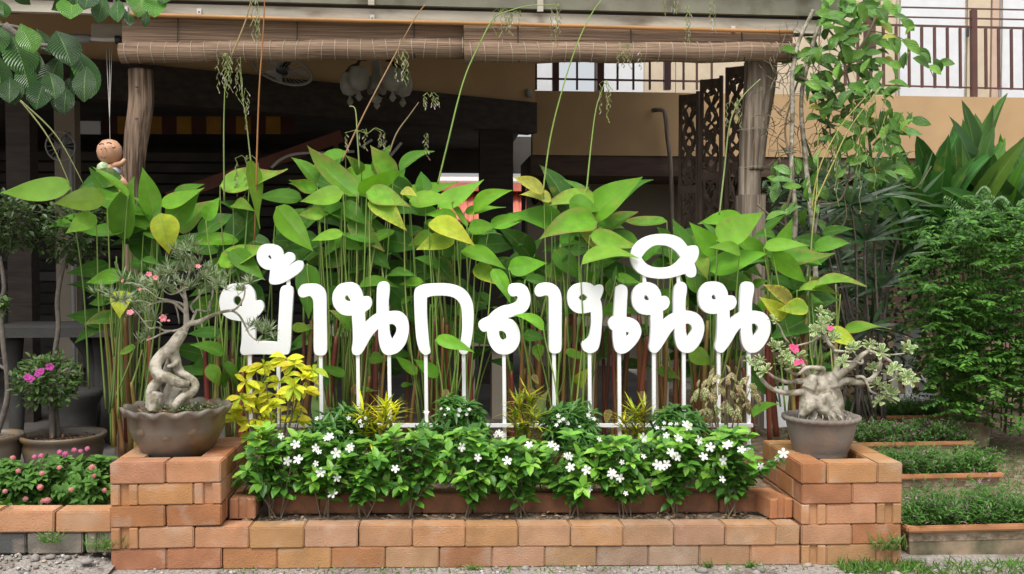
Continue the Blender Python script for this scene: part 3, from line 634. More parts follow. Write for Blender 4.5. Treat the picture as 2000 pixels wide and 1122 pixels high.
L_n2 = [[(530,447),(470,462),(425,510),(412,575),(425,640),(470,688),(520,702),(557,702,C),(560,800),(555,900),(548,960),(560,990),(590,1000),(620,985),(660,930),(710,850),(745,808,C),(748,880),(765,950),(800,990),(840,1000),(890,985),(940,930),(970,860),(978,790),(960,730),(920,690),(870,672),(832,670,C),(832,590),(842,510),(835,465),(805,445),(770,455),(745,500),(738,600),(738,690,C),(700,710),(657,745,C),(655,670,C),(690,650),(708,610),(700,575),(675,555),(643,560,C),(635,520),(605,475),(570,455)],
        [(510,560),(522,548),(540,565),(548,590,C),(520,585),(510,573)], [(832,772,C),(860,772),(882,800),(875,835),(845,880,C),(835,830)]]
L_n3 = [[(1050,442),(990,455),(945,505),(932,570),(945,635),(985,680),(1035,695),(1078,693,C),(1080,790),(1075,890),(1063,955),(1075,985),(1105,998),(1135,985),(1180,925),(1230,840),(1262,802,C),(1265,880),(1280,945),(1315,990),(1350,998),(1400,985),(1455,925),(1490,850),(1495,780),(1480,725),(1440,685),(1390,672),(1350,672,C),(1352,590),(1366,510),(1362,465),(1335,445),(1295,447),(1268,480),(1258,590),(1256,685,C),(1220,705),(1178,740,C),(1175,668,C),(1210,650),(1230,610),(1222,570),(1200,552),(1165,555,C),(1155,510),(1125,465),(1090,447)],
        [(1038,555),(1050,543),(1065,560),(1072,583,C),(1045,580),(1038,568)], [(1350,772,C),(1375,772),(1398,800),(1390,835),(1362,880,C),(1352,830)]]
L_fish = [[(640,70),(560,80),(480,115),(425,175),(405,240),(415,310),(455,365),(520,402),(600,418),(680,418),(760,402),(828,380,C),(850,405),(885,410),(912,390),(915,345),(900,300,C),(925,260),(936,210),(925,170),(895,160),(848,168,C),(800,110),(730,78)],
          [(487,255,C),(520,210),(570,170),(620,157),(690,165),(750,200),(793,252,C),(760,295),(710,325),(640,333),(570,325),(520,298)]]
for lps, org, lab in ((L_bo,OA,'first letter, square with a round eyed head'), (L_bird,OA,'bird shaped tone mark above the first letter'), (L_a1,OA,'hooked upright letter after the bird'), (L_n1,OA,'looped letter left of the arch'),
                 (L_k,OB,'plain arch shaped letter'), (L_l,OB,'curly letter right of the arch'), (L_a2,OB,'second hooked upright letter'), (L_ng,OB,'ring headed letter with a curved tail'),
                 (L_e,OC,'short upright letter with a looped foot'), (L_n2,OC,'looped letter under the fish'), (L_n3,OC,'last looped letter'), (L_fish,OC,'fish shaped vowel mark')):
    letter('letter', lps, *org)['label'] = 'white ' + lab
def bar(name, pts, w=.018): b = MB(); b.beam(pts[0], pts[1], w, w); return b.build(name, M['white_paint'], sign)
zb_ = .30
for u, v in ((488,690),(543.5,690),(626.5,692),(699,692),(760,691),(831.5,691),(905.5,691),(984,690),(1081.5,688),(1151,686),(1209,688),(1276.5,687),(1335,687),(1403,686),(1462,686)):
    p = at(u, v, SY); bar('post', (p, V((p.x+.006, SY, zb_))), .019)
for u, v0, v1 in ((563,545,561),(1257.5,538,555),(1324,538,555)): bar('short_post', (at(u,v0,SY), at(u+1,v1,SY)), .019)
a, c = at(478, 831, SY-.02), at(1470, 831, SY-.02); bar('rail', (a, c), .019)
a, c = at(478, 880, SY-.02), at(1470, 880, SY-.02); bar('rail', (a, c), .019)

# ------------------------------------------------------------------ leaf meshes (unit length along +Y, normal +Z, uv x in -1..1)
def leaf_mesh(name, W, mt, shape, arch=.06, fold=.12, twist=0, nv=13, nu=4, wav=.0):
    vs, fs, uv = [], [], []
    for j in range(nv+1):
        t = j/nv; hw = shape(t)*W/2
        for i in range(nu+1):
            s = -1+2*i/nu; x = s*hw; z = fold*abs(x)*1.6 + arch*4*t*(1-t) + wav*math.sin(t*9+s*2)*abs(s)
            a = twist*(t-.5)*2; vs.append((x*math.cos(a)-z*math.sin(a)*.3, t, z*math.cos(a)+x*math.sin(a))); uv.append((s, t))
    for j in range(nv):
        for i in range(nu): fs.append((j*(nu+1)+i, j*(nu+1)+i+1, (j+1)*(nu+1)+i+1, (j+1)*(nu+1)+i))
    me = bpy.data.meshes.new(name); me.from_pydata(vs, [], fs); ul = me.uv_layers.new(name='UVMap')
    for lp in me.loops: ul.data[lp.index].uv = uv[lp.vertex_index]
    me.materials.append(M[mt]); me.polygons.foreach_set('use_smooth', [True]*len(me.polygons)); return me
def sh_thalia(t): return (math.sin(math.pi*min(1,t/.62)**.55*.5) if t < .33 else max(0.0, 1-((t-.33)/.67)**1.55))
def sh_thalia2(t): return max(.012, (t**.55*(max(0,1-t))**1.22)/.3175)
def sh_obov(t): return max(.01, min(1, math.sin(math.pi*t**1.35)**.75 if 0 < t < 1 else .02))
def sh_ell(t): return max(.01, math.sin(math.pi*t)**.8 if 0 < t < 1 else .01)
def sh_strap(t): return max(.01, ((t+.03)**.42*max(0,1-t)**.72)/.4465)
TH = [leaf_mesh('thalia_leaf', .44, 'leaf', sh_thalia2, arch=a, fold=f, twist=tw, wav=w_) for a, f, tw, w_ in ((.05,.10,.1,.004),(.09,.2,-.2,.006),(.02,.06,.25,.005),(.12,.28,-.1,.006),(-.05,.15,.15,.006))]
TO = [leaf_mesh('thalia_old_leaf', .44, 'leaf_old', sh_thalia2, arch=a, fold=f, twist=tw, wav=w_) for a, f, tw, w_ in ((.05,.12,.2,.008),(.1,.25,-.2,.01))]
TB = [leaf_mesh('thalia_worn_leaf', .44, 'leaf_edge', sh_thalia2, arch=a, fold=f, twist=tw, wav=w_) for a, f, tw, w_ in ((.07,.14,.3,.012),(.13,.3,-.3,.014),(-.08,.2,.2,.012))]
OBO = [leaf_mesh('obovate_leaf', .5, 'leaf_big_vein', sh_obov, arch=a, fold=f, wav=.01) for a, f in ((.08,.12),(.03,.2),(.12,.05))]
ELL = [leaf_mesh('oval_leaf', .5, 'leaf_glossy', sh_ell, arch=a, fold=f, nv=6, nu=4, wav=.015) for a, f in ((.08,.2),(.12,.3),(.0,.15))]
STR = [leaf_mesh('strap_leaf', .17, 'leaf', sh_strap, arch=a, fold=f, nv=12, nu=4, wav=.003) for a, f in ((.05,.5),(.1,.35),(-.06,.6))]
def place_leaf(parent, base, tip, ratio, me, col, Wm=.44, name='leaf', flip=1, wmax=1.5):
    a = tip-base; L = a.length; a.normalize(); c = (CAM-base).normalized(); n0 = (c-a*c.dot(a)).normalized()
    r = ratio/Wm; ws = 1.0
    if r > .95: ws = min(wmax, r); r = .97
    ph = math.acos(max(.12, min(.97, r))); t = a.cross(n0)
    if t.z < 0: t = -t
    nn = (n0*math.cos(ph) + t*(math.sin(ph)*flip)).normalized(); x = a.cross(nn)
    Mx = Matrix(((x.x*L*ws, a.x*L, nn.x*L, base.x), (x.y*L*ws, a.y*L, nn.y*L, base.y), (x.z*L*ws, a.z*L, nn.z*L, base.z), (0,0,0,1)))
    return inst(name, me, parent, Mx, col)

# ------------------------------------------------------------------ thalia clumps
G = {'b': (.175,.45,.024), 'l': (.235,.50,.045), 'm': (.115,.32,.024), 'd': (.06,.195,.02), 'y': (.52,.66,.045), 'o': (.24,.43,.035), 'p': (.42,.46,.09), 'u': (.24,.36,.12), 'n': (.26,.25,.05)}
clumps = []
for u, lab in ((235,'behind the left bonsai'), (460,'left of the bird mark'), (680,'tallest, behind the bird mark'), (865,'behind the arch shaped letter'),
               (1095,'behind the second hooked letter'), (1370,'behind the fish mark'), (1575,'between the right post and right bonsai')):
    r_ = at(u, 880, 1.15); clumps.append((u, empty('thalia_clump', V((r_.x, 1.15, .38)), f'clump of big pointed green leaves on red stems {lab}', 'plant', 'tall red stemmed leafy clumps')))
def clump_for(u): return min(clumps, key=lambda q: abs(q[0]-u))[1]
TL = '''139 367 0 376 .33 l 1.0|208 387 105 398 .42 o .95|187 421 128 456 .5 l 1.0|240 468 262 345 .38 m 1.1|250 385 178 325 .15 b .95|300 422 278 327 .42 b 1.05|312 417 330 497 .62 y .85|315 403 399 367 .28 b 1.0
330 432 390 375 .5 m 1.1|345 452 431 388 .32 m 1.15|402 432 428 386 .5 b 1.0|430 362 562 330 .24 l 1.1|491 312 508 447 .16 o 1.0|455 400 499 414 .36 o 1.05|540 404 612 492 .36 b 1.0|500 418 424 498 .52 d 1.2
425 512 536 475 .24 b 1.0|452 488 518 548 .36 m .95|262 455 322 535 .5 d 1.2|237 535 168 553 .42 b .95|213 517 129 534 .3 d 1.1|240 568 234 623 .8 y .8|232 622 162 636 .36 d 1.05|264 677 228 692 .32 m .9
432 652 366 653 .32 d 1.0|438 692 369 674 .32 m .95|408 712 428 757 .55 b .9|432 728 440 758 .6 m .92|432 706 462 760 .28 m .95|380 640 420 600 .5 d 1.2|300 560 262 610 .5 d 1.2
700 384 599 283 .30 m 1.0|620 358 567 307 .32 m 1.1|620 368 564 352 .32 b 1.0|670 376 586 394 .40 l .9|768 352 723 284 .5 b 1.0|698 374 788 332 .24 b .95|716 375 802 405 .38 l .88|733 342 762 283 .4 m 1.15
706 338 674 303 .42 m 1.15|760 378 792 330 .5 m 1.2|668 396 718 441 .46 m .95|724 388 795 452 .40 o .92|662 392 598 436 .55 m 1.15|634 418 583 420 .5 l .95|670 456 608 471 .32 l .92|655 458 713 488 .36 m 1.0
682 426 752 492 .36 m .98|722 486 763 527 .45 d 1.0|750 468 825 482 .5 d 1.2|682 500 596 513 .42 d 1.15|600 515 603 624 .40 m .95|829 380 822 335 .85 m 1.15|800 391 896 393 .27 l 1.0|785 372 815 384 .36 p .95
855 405 945 351 .30 l 1.05|760 402 820 418 .42 d 1.2|893 432 830 419 .36 b .95|842 455 797 481 .44 b .98|888 464 811 489 .42 o .95|838 434 928 481 .36 y .9|912 444 881 385 .2 b 1.0|925 413 1001 372 .32 b 1.05
907 415 988 405 .16 b 1.1|915 447 971 442 .5 b .95|957 442 1047 415 .24 b 1.0|932 480 1024 478 .36 d 1.1|901 490 988 526 .32 b .95|928 518 976 559 .5 o .95|963 525 997 594 .32 b .85|993 524 1069 514 .46 b .9
1066 520 1112 553 .5 m 1.05|1082 488 1140 551 .42 m 1.0|1062 374 1001 346 .34 p .95|1077 392 1014 381 .3 p .98|1170 403 1055 407 .27 l 1.0|1112 392 1173 413 .52 b .9|1145 437 1255 346 .36 b 1.0|1166 388 1099 350 .16 m 1.1
1167 432 1050 470 .35 b .88|1133 450 1169 500 .32 p .9|1152 460 1258 483 .27 b .80|1135 518 1248 505 .22 l .68|1185 456 1247 414 .32 m 1.1|1302 432 1213 430 .22 m 1.15|1203 540 1253 553 .32 m 1.0|1190 545 1215 600 .5 d 1.1|1150 546 1173 528 .6 m 1.05
1400 470 1492 414 .5 l .95|1400 498 1346 434 .42 b .98|1398 470 1367 432 .24 m 1.1|1446 496 1384 484 .32 l .88|1386 530 1504 494 .32 b 1.0|1500 502 1631 495 .27 m 1.05|1492 484 1580 480 .26 l .95|1510 492 1576 554 .36 b .92
1362 498 1382 548 .46 o 1.0|1583 569 1693 560 .18 l .9|1557 570 1641 578 .24 o .95|1533 622 1482 580 .42 y .9|1577 598 1520 606 .5 o .88|1548 592 1491 556 .34 n .95|1587 620 1500 666 .42 d 1.0|1619 643 1679 680 .42 y .6|1648 648 1741 643 .16 b .9
1600 585 1565 615 .5 m 1.05|1405 540 1482 562 .5 m 1.1|1340 542 1392 578 .5 m 1.1|1470 556 1502 548 .4 m 1.05|1450 530 1458 562 .7 d 1.15|1345 688 1393 714 .6 o 1.0
675 733 625 715 .34 m .95|632 745 663 740 .55 d 1.0|695 760 739 763 .2 m .95|722 700 757 705 .65 m .9|815 731 772 695 .34 b .95|783 754 807 750 .4 m 1.0|631 828 611 762 .46 u .9|856 735 808 702 .42 b .9
850 664 927 689 .27 b .60|1062 645 1001 616 .27 b .66|1050 672 1053 708 .75 b .9|1104 690 1161 695 .24 b .9|1022 655 1066 661 .5 d 1.0|826 550 780 556 .36 b .95|850 503 903 566 .36 d 1.05|784 591 809 577 .4 m 1.0|700 562 782 564 .24 m .95
685 643 640 605 .34 m .95|570 640 613 642 .42 o .95|1175 612 1248 612 .34 m 1.0|1053 826 1073 758 .3 u .85|1471 816 1527 791 .22 m .8|1128 754 1149 719 .5 y .9|1283 722 1331 743 .34 m 1.0|1100 660 1062 600 .4 m 1.1
760 560 800 600 .5 d 1.1|890 600 940 640 .4 d 1.1|1000 560 1030 620 .45 d 1.1|660 560 640 600 .5 d 1.1|1290 610 1330 560 .4 m 1.1|1440 600 1500 630 .45 d 1.1|480 560 520 610 .5 d 1.05|400 540 450 500 .5 m 1.15'''
rnd = random.Random(3)
stalk_roots = {}
def stalkcol(): return random.choice([(.20,.30,.06),(.16,.27,.05),(.24,.29,.08),(.13,.22,.05)])
def stalk(parent, base, root, name='leaf_stalk', r0=.0035, r1=.006, col=None, bow=.06):
    mid = base.lerp(root, .5); mid.x += R(-bow,bow)*.5; mid.y += R(-bow,bow)*.5; b = MB()
    b.tube([base, base.lerp(root,.12), mid, root], [r0*.8, r0, (r0+r1)/2, r1], 5, 4)
    o = b.build(name, M['stalk'], parent, True); o.color = (*(col or stalkcol()), 1); return o
nleaf = 0
for u0, v0, u1, v1 in ((1040,732,1052,752),(1036,760,1048,778),(1032,770,1020,760),(1250,765,1262,790),(560,700,556,735),(872,760,868,790),(1190,800,1184,830),(690,770,702,745)):
    place_leaf(clump_for(u0), at(u0,v0,.92), at(u1,v1,.9), .5, rnd.choice(TO), (.34,.22,.11), name='dry_leaf')
for row in TL.replace('\n', '|').split('|'):
    q = row.split(); u0, v0, u1, v1, r_ = map(float, q[:5]); k = q[5]; Y = float(q[6])
    par = clump_for(u0); base = at(u0, v0, Y); tip = at(u1, v1, Y + rnd.uniform(-.10, .06))
    c = G[k]; j = rnd.uniform(.85, 1.18); col = (c[0]*j*rnd.uniform(.9,1.1), c[1]*j, c[2]*j)
    me = rnd.choice(TO) if k in 'ypn' or (k == 'o' and rnd.random() < .35) else rnd.choice(TB if rnd.random() < .28 else TH)
    place_leaf(par, base, tip, r_*1.06, me, col, flip=1 if rnd.random() < .9 else -.5); nleaf += 1
    if v0 < 705 and k != 'u':
        pc = WL[par.name]; root = V((pc.x + (base.x-pc.x)*.45 + R(-.06,.06), Y + R(-.05,.12), .55 + R(-.1,.2)))
        if base.z - root.z > .12: stalk(par, base, root)
# dimmer leaves deeper in the clumps
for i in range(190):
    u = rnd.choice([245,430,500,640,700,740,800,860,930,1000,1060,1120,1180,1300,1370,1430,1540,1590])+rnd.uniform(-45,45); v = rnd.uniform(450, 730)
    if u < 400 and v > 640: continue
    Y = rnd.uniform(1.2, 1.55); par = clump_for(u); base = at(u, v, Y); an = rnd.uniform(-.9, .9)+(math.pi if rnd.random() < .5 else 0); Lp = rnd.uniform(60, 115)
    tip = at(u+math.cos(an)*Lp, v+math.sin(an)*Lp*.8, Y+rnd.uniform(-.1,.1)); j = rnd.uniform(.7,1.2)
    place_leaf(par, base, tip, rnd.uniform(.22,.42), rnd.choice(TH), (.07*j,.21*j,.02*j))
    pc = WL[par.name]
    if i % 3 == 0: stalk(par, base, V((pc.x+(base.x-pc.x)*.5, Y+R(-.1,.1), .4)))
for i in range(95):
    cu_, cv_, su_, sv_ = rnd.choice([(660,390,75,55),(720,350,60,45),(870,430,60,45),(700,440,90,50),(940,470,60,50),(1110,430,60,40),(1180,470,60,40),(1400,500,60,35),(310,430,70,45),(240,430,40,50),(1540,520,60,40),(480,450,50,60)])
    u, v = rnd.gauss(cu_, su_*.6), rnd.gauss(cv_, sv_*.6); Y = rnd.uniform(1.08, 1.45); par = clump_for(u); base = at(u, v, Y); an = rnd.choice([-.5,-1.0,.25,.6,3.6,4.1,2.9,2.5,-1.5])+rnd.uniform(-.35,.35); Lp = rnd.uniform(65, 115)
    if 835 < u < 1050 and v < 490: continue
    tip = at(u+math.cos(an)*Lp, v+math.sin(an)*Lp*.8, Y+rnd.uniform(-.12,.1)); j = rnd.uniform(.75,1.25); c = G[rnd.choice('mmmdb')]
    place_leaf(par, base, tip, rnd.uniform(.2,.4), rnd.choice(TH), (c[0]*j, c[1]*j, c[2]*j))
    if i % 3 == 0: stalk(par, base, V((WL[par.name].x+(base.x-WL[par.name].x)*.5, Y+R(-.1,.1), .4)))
# red sheathed stems and thin green stalks rising from the soil
STEMS = [222,236,246,262,268,300,420,447,470,478,495,505,590,640,668,690,700,712,724,745,800,832,838,850,862,876,884,912,985,1000,1012,1024,1060,1072,1090,1098,1112,1128,1165,1172,1200,1212,1248,1262,1288,1300,1322,1358,1372,1398,1410,1440,1470,1510,1548,1560,1566,1580,1620]
for u in STEMS:
    for k in range(1 if u % 2 else 2):
        Y = R(.95, 1.4); par = clump_for(u); p0 = at(u+R(-8,8), 900, Y); p0.z = .36; h = R(.4,.85); p1 = p0+V((R(-.07,.07), R(-.03,.03), h))
        b = MB(); r = R(.010,.021); b.tube([p0, p0.lerp(p1,.5)+V((R(-.012,.012),0,0)), p1], [r, r*.9, r*.6], 7, 4)
        o = b.build('stem', M['red_stem'], par, True); c = random.choice([(.17,.035,.025),(.22,.06,.03),(.20,.10,.035),(.14,.045,.03),(.26,.14,.05)]); o.color = (*c, 1)
        b = MB(); p2 = p1+V((R(-.07,.07), R(-.05,.05), R(.12,.45))); b.tube([p1-V((0,0,.02)), p1.lerp(p2,.5)+V((R(-.01,.01),0,0)), p2], [r*.55, .006, .004], 5, 3); o2 = b.build('leaf_stalk', M['stalk'], par, True); o2.color = (*stalkcol(), 1)
        if R(0,1) < .55:
            tip = p2+V((R(-.2,.2), R(-.12,.12), R(-.06,.12))); j = R(.7,1.25)
            place_leaf(par, p2, tip, R(.2,.45), random.choice(TH), (.09*j,.27*j,.022*j))
# flower stalks with hanging zigzag sprays
FS = [([(438,395),(437,250),(440,150)],1.0,(.20,.27,.08)), ([(497,470),(505,200),(513,80),(517,0),(519,-40)],1.0,(.33,.15,.05)), ([(494,360),(488,300),(480,230),(474,196)],1.05,(.22,.28,.10)),
      ([(452,110),(480,40),(495,-20)],.8,(.30,.22,.10)), ([(668,315),(710,225),(765,120),(808,40),(830,10)],1.0,(.33,.20,.10)), ([(760,300),(775,260),(800,225),(818,200)],1.05,(.25,.18,.10)),
      ([(855,360),(872,290),(905,160),(940,80),(966,35),(1000,20),(1040,11),(1092,11)],1.0,(.22,.34,.08)), ([(1060,380),(1075,270),(1100,170),(1130,80),(1160,20),(1185,-10)],.98,(.24,.36,.08)),
      ([(1145,380),(1155,280),(1165,210),(1180,165)],1.0,(.22,.34,.08)), ([(702,330),(698,270),(694,215),(682,208)],1.0,(.25,.33,.12)), ([(1405,420),(1414,340),(1426,240),(1450,190),(1485,155)],1.0,(.25,.33,.12)),
      ([(1585,410),(1600,330),(1640,250),(1690,190)],1.3,(.40,.38,.10)), ([(1590,400),(1622,330),(1660,250),(1720,170)],1.3,(.42,.38,.12)), ([(1580,560),(1586,460),(1596,360),(1598,250)],1.2,(.36,.40,.12)),
      ([(40,197),(95,270),(138,365)],1.0,(.26,.28,.10)), ([(40,197),(110,265),(164,362)],1.0,(.24,.26,.10))]
SPR = [(440,112,438,112,8,70,1.0),(478,200,470,120,5,55,1.05),(492,10,505,10,4,70,.8),(768,118,800,105,5,60,1.0),(690,262,745,258,5,30,1.0),(825,190,855,188,4,28,1.05),(835,270,838,268,2,40,1.05),(975,25,980,25,5,50,1.0),
       (1085,15,1096,15,4,70,.98),(1015,30,1020,28,3,25,1.0),(1175,165,1190,170,4,65,1.0),(1215,95,1235,92,5,40,1.0),(1305,0,1310,0,3,35,.9),(1345,20,1345,20,3,65,.9),(1390,10,1390,10,2,60,.9),(470,312,495,312,5,80,1.05),
       (1685,200,1722,180,6,120,1.3),(1640,250,1690,250,5,150,1.3),(1430,210,1445,200,4,50,1.0),(1620,290,1632,290,3,70,1.3)]
for pl, Y, col in FS:
    par = clump_for(pl[0][0]); b = MB(); P_ = [at(u,v,Y) for u,v in pl]; n = len(P_); b.tube(P_, [.0055-.003*i/(n-1) for i in range(n)], 5, 6); o = b.build('flower_stalk', M['stalk'], par, True); o.color = (*col, 1)
rs = random.Random(11)
for u0, v0, u1, v1, n, L, Y in SPR:
    par = clump_for(u0); b = MB()
    for i in range(n):
        t = i/max(1, n-1); u = u0+(u1-u0)*t+rs.uniform(-14,14)*(n > 2); v = v0+(v1-v0)*t; Lp = L*rs.uniform(.6,1.1); du = rs.uniform(-14,14); pts = [at((u0+u1)/2, v0, Y), at((u+(u0+u1)/2)/2+du*.3, v-8, Y)]
        k = 7
        for j in range(k+1):
            z = v-2+Lp*j/k; pts.append(at(u+du*.6+(2.2 if j % 2 else -2.2), z, Y+rs.uniform(-.02,.02)))
        b.tube(pts, .0018, 4, 0, (.32,.38,.14))
        for j in range(3, k+3):
            if rs.random() < .7: b.leaf(pts[j], V((rs.uniform(-1,1),rs.uniform(-.5,.5),-1.4)), V((rs.uniform(-1,1),-1,.2)), rs.uniform(.014,.028), .007, rs.choice([(.30,.38,.13),(.34,.36,.18),(.38,.26,.22),(.6,.52,.58)]))
    b.build('flower_spray', M['foliage_matt'], par)
# ------------------------------------------------------------------ small generators
def chips(b, c, r, n, z, cols, rs):
    for i in range(n):
        a = rs.uniform(0, 6.28); d = r*math.sqrt(rs.random())*.93; p = V((c.x+d*math.cos(a), c.y+d*math.sin(a), z+rs.uniform(0,.012))); L = rs.uniform(.012,.04)
        dr = V((rs.uniform(-1,1), rs.uniform(-1,1), rs.uniform(-.3,.5))); b.leaf(p, dr, V((rs.uniform(-.4,.4),rs.uniform(-.4,.4),1)), L, L*.5, rs.choice(cols), .3, .2)
def pot_soil(parent, c, r, z, seed, cols=((.20,.12,.07),(.13,.085,.055),(.26,.18,.11),(.09,.06,.04))):
    rs = random.Random(seed); b = MB(); n = 24
    b.lathe([(r, z-.02),(r*.6, z),(r*.02, z+.006)], V((c.x,c.y,0)), n, lambda a,i: (0, rs.uniform(-.005,.005)), (.09,.065,.045)); chips(b, c, r, int(120*r/.2), z, cols, rs)
    return b.build('soil', M['bark_chip'], parent)
def flower_mesh(name, npet, L, W, mt, cup=.35, rnd_tip=True):
    b = MB()
    for i in range(npet):
        a = 2*math.pi*i/npet; d = V((math.cos(a), math.sin(a), 0)); x = V((-math.sin(a), math.cos(a), 0))
        def q(t, s, h): return d*(L*t)+x*(s*W)+V((0,0,h*L))
        b.add([q(.06,-.12,0), q(.06,.12,0), q(.55,.45,cup*.5), q(.9,.42,cup*.45), q(1.02,.05,cup*.3), q(.9,-.36,cup*.4), q(.55,-.42,cup*.35)], [(0,1,2,6),(6,2,3,5),(3,4,5)])
    me = b.mesh(name, M[mt]); return me
FLW = [flower_mesh('white_flower', 5, .032, .021, 'petal', c_) for c_ in (.3,.55,.15)]
FLP = [flower_mesh('pink_flower', 5, .024, .022, 'petal_pink', c_) for c_ in (.5,.8)]
def put_flower(parent, p, me, s=1.0, col=None, face=None, name='flower'):
    d = (face or (V((R(-.7,.7), -1, R(.1,1.1))))).normalized(); q = d.to_track_quat('Z','Y').to_matrix().to_4x4()
    return inst(name, me, parent, Matrix.Translation(p) @ q @ Matrix.Rotation(R(0,6.28),4,'Z') @ Matrix.Scale(s,4), col)
def rosette_mesh(name, n, L, W, cols, mt, spread=1.0, narrow=True, seed=0):
    rs = random.Random(seed); b = MB()
    for i in range(n):
        a = 2.4*i+rs.uniform(-.3,.3); e = rs.uniform(.0,1.15)*spread; d = V((math.cos(a)*math.cos(e), math.sin(a)*math.cos(e), math.sin(e))); c = rs.choice(cols); j = rs.uniform(.8,1.2)
        c = tuple(k*j for k in c); l = L*rs.uniform(.65,1.15)
        if narrow: b.blade(d*.004, d, V((0,0,1))+d*.1, l, W, c, rs.uniform(-.05,.25), 3)
        else:
            b.leaf(d*.004, d, V((0,0,1)), l, W, c, .3, rs.uniform(0,.3))
    return b.mesh(name, M[mt])

# ------------------------------------------------------------------ left desert rose in the wavy rimmed pot
def zp(x, y, ox, oy, sc): return ox+x/sc, oy+y/sc
def bonsai_tubes(parent, tubes, Y, ox, oy, sc, mt, seed, wob=.08, n=10):
    rs = random.Random(seed); b = MB()
    for tb in tubes:
        yo = tb[0]; P_, r_ = [], []
        for x, y, rr, *dy in tb[1]:
            u, v = zp(x, y, ox, oy, sc); p = at(u, v, Y+yo+(dy[0] if dy else 0)); P_.append(p); r_.append(rr/sc/ppm(p))
        b.tube(P_, r_, n, 5)
    o = b.build('trunk', M[mt], parent, True)
    md = o.modifiers.new('fuse', 'REMESH'); md.mode = 'VOXEL'; md.voxel_size = .0045; md.use_smooth_shade = True      # roots grow into one another
    ms = o.modifiers.new('soften', 'SMOOTH'); ms.factor = .5; ms.iterations = 7
    return o
PY_ = .31
LB = empty('potted_desert_rose', V((at(347,893,PY_).x, PY_, .5)), 'knotted grey desert rose bonsai with narrow leaves in wavy rimmed brown pot', 'potted plant')
pc = at(347, 893, PY_); pc.z = at(347,891,PY_).z
S_ = 1/ppm(pc); zr = at(347,808,PY_-.2).z - pc.z
prof = [(.001,.0),(50*S_,.0),(57*S_,.012),(70*S_,.055),(81*S_,.10),(89*S_,.15),(92*S_,zr-.028),(101*S_,zr-.014),(102*S_,zr+.008),(96*S_,zr+.010),(90*S_,zr-.006),(86*S_,zr-.05)]
def wavy(a, i):
    s = math.sin(a*15)
    return (.008*s, .017*s) if i == 7 else ((.008*s, .006*s) if i in (8,9) else (0,0))
b = MB(); b.lathe(prof, pc, 104, wavy); pot = b.build('pot', M['glaze'], LB, True)
for a0, zc in ((-2.15,.62),(-1.0,.62),(-1.57,.55)):                       # faded ochre flower motifs on the glaze
    b = MB(); zz = zr*zc; rr = (59+44*zc)*S_
    for k in range(9):
        t = math.pi*(k/8); ax = a0+.13*math.cos(t); z = zz+.022*math.sin(t); c0 = V((pc.x+(rr+.006)*math.cos(a0), pc.y+(rr+.006)*math.sin(a0), pc.z+zz-.012))
        c1 = V((pc.x+(rr+.010)*math.cos(ax), pc.y+(rr+.010)*math.sin(ax), pc.z+z)); b.leaf(c0, c1-c0, V((math.cos(a0),math.sin(a0),-.3)), (c1-c0).length, .010, (1,1,1), .05, 0)
    b.build('motif', M['glaze_motif'], pot)
pot_soil(LB, pc, 88*S_, pc.z+zr-.008, 5)
OX, OY, SC_ = 180, 460, 3.116
tubes = [(-.02,[(560,580,28),(525,625,38),(480,685,40),(430,725,38),(388,785,38,-.03),(400,848,38,-.06),(470,868,34,-.08),(530,898,30,-.09),(592,908,22,-.08)]),
         (0,[(500,660,34),(495,715,34),(510,760,32),(530,830,28),(580,858,24,-.02),(628,900,24,-.05),(610,952,28,-.09),(552,985,28,-.1),(510,1030,26,-.11),(497,1075,22,-.1)]),
         (-.01,[(425,870,32,.02),(372,925,36,.0),(352,985,28,-.02),(350,1060,24,-.03)]), (-.09,[(400,955,32),(388,1000,42),(380,1070,46)]), (-.02,[(485,890,24),(460,950,27),(448,1010,22),(455,1075,24)]),
         (-.03,[(525,930,26),(505,985,27),(470,1060,26)]), (.02,[(570,960,24),(592,1010,27),(610,1080,22)]), (.06,[(490,740,28),(450,850,30),(440,960,30),(430,1080,30)]), (.05,[(510,780,28),(560,900,30),(560,1080,32)]),
         (-.03,[(455,800,12),(500,790,16),(525,770,12)])]
bonsai_tubes(LB, tubes, PY_, OX, OY, SC_, 'bark_grey', 1)
brs = [[(560,585,24),(585,540,20),(645,528,17),(720,492,13),(800,465,10),(852,458,9)], [(850,460,9),(890,432,7),(925,372,5),(930,310,4)], [(852,458,8),(895,488,7),(932,550,6),(960,605,6),(1010,640,5),(1085,628,4)],
       [(575,560,22),(572,480,17),(568,400,14),(560,330,10),(582,260,8),(600,180,6),(582,110,4)], [(575,480,11),(500,412,9),(430,400,7),(370,415,6),(320,440,4)], [(572,440,10),(540,415,8),(470,395,7),(400,380,5),(330,330,4),(270,330,3)],
       [(600,540,10),(625,480,9),(640,455,8),(700,460,6),(715,400,5)], [(620,470,8),(600,430,7),(640,380,6),(700,300,5),(740,270,4),(800,280,3)], [(560,560,10),(510,580,8),(440,580,7),(400,560,6),(350,565,5),(310,520,4)],
       [(480,580,8),(420,600,7),(370,625,6),(330,640,5)], [(570,400,8),(520,330,6),(470,300,5),(400,290,4),(340,300,3)], [(565,340,7),(520,270,5),(500,220,4),(540,150,3)], [(560,330,6),(480,360,5),(430,330,4)],
       [(715,470,6),(720,420,5),(735,350,4),(730,290,3)], [(370,420,5),(300,400,4),(230,400,3),(110,370,3),(60,340,3)], [(400,380,4),(300,310,3),(210,285,3)], [(350,430,5),(340,500,4),(370,530,3)], [(500,410,6),(520,470,5),(530,540,4)], [(310,520,4),(280,480,3),(240,440,3)], [(600,300,5),(650,240,4),(700,210,3)]]
rs = random.Random(4)
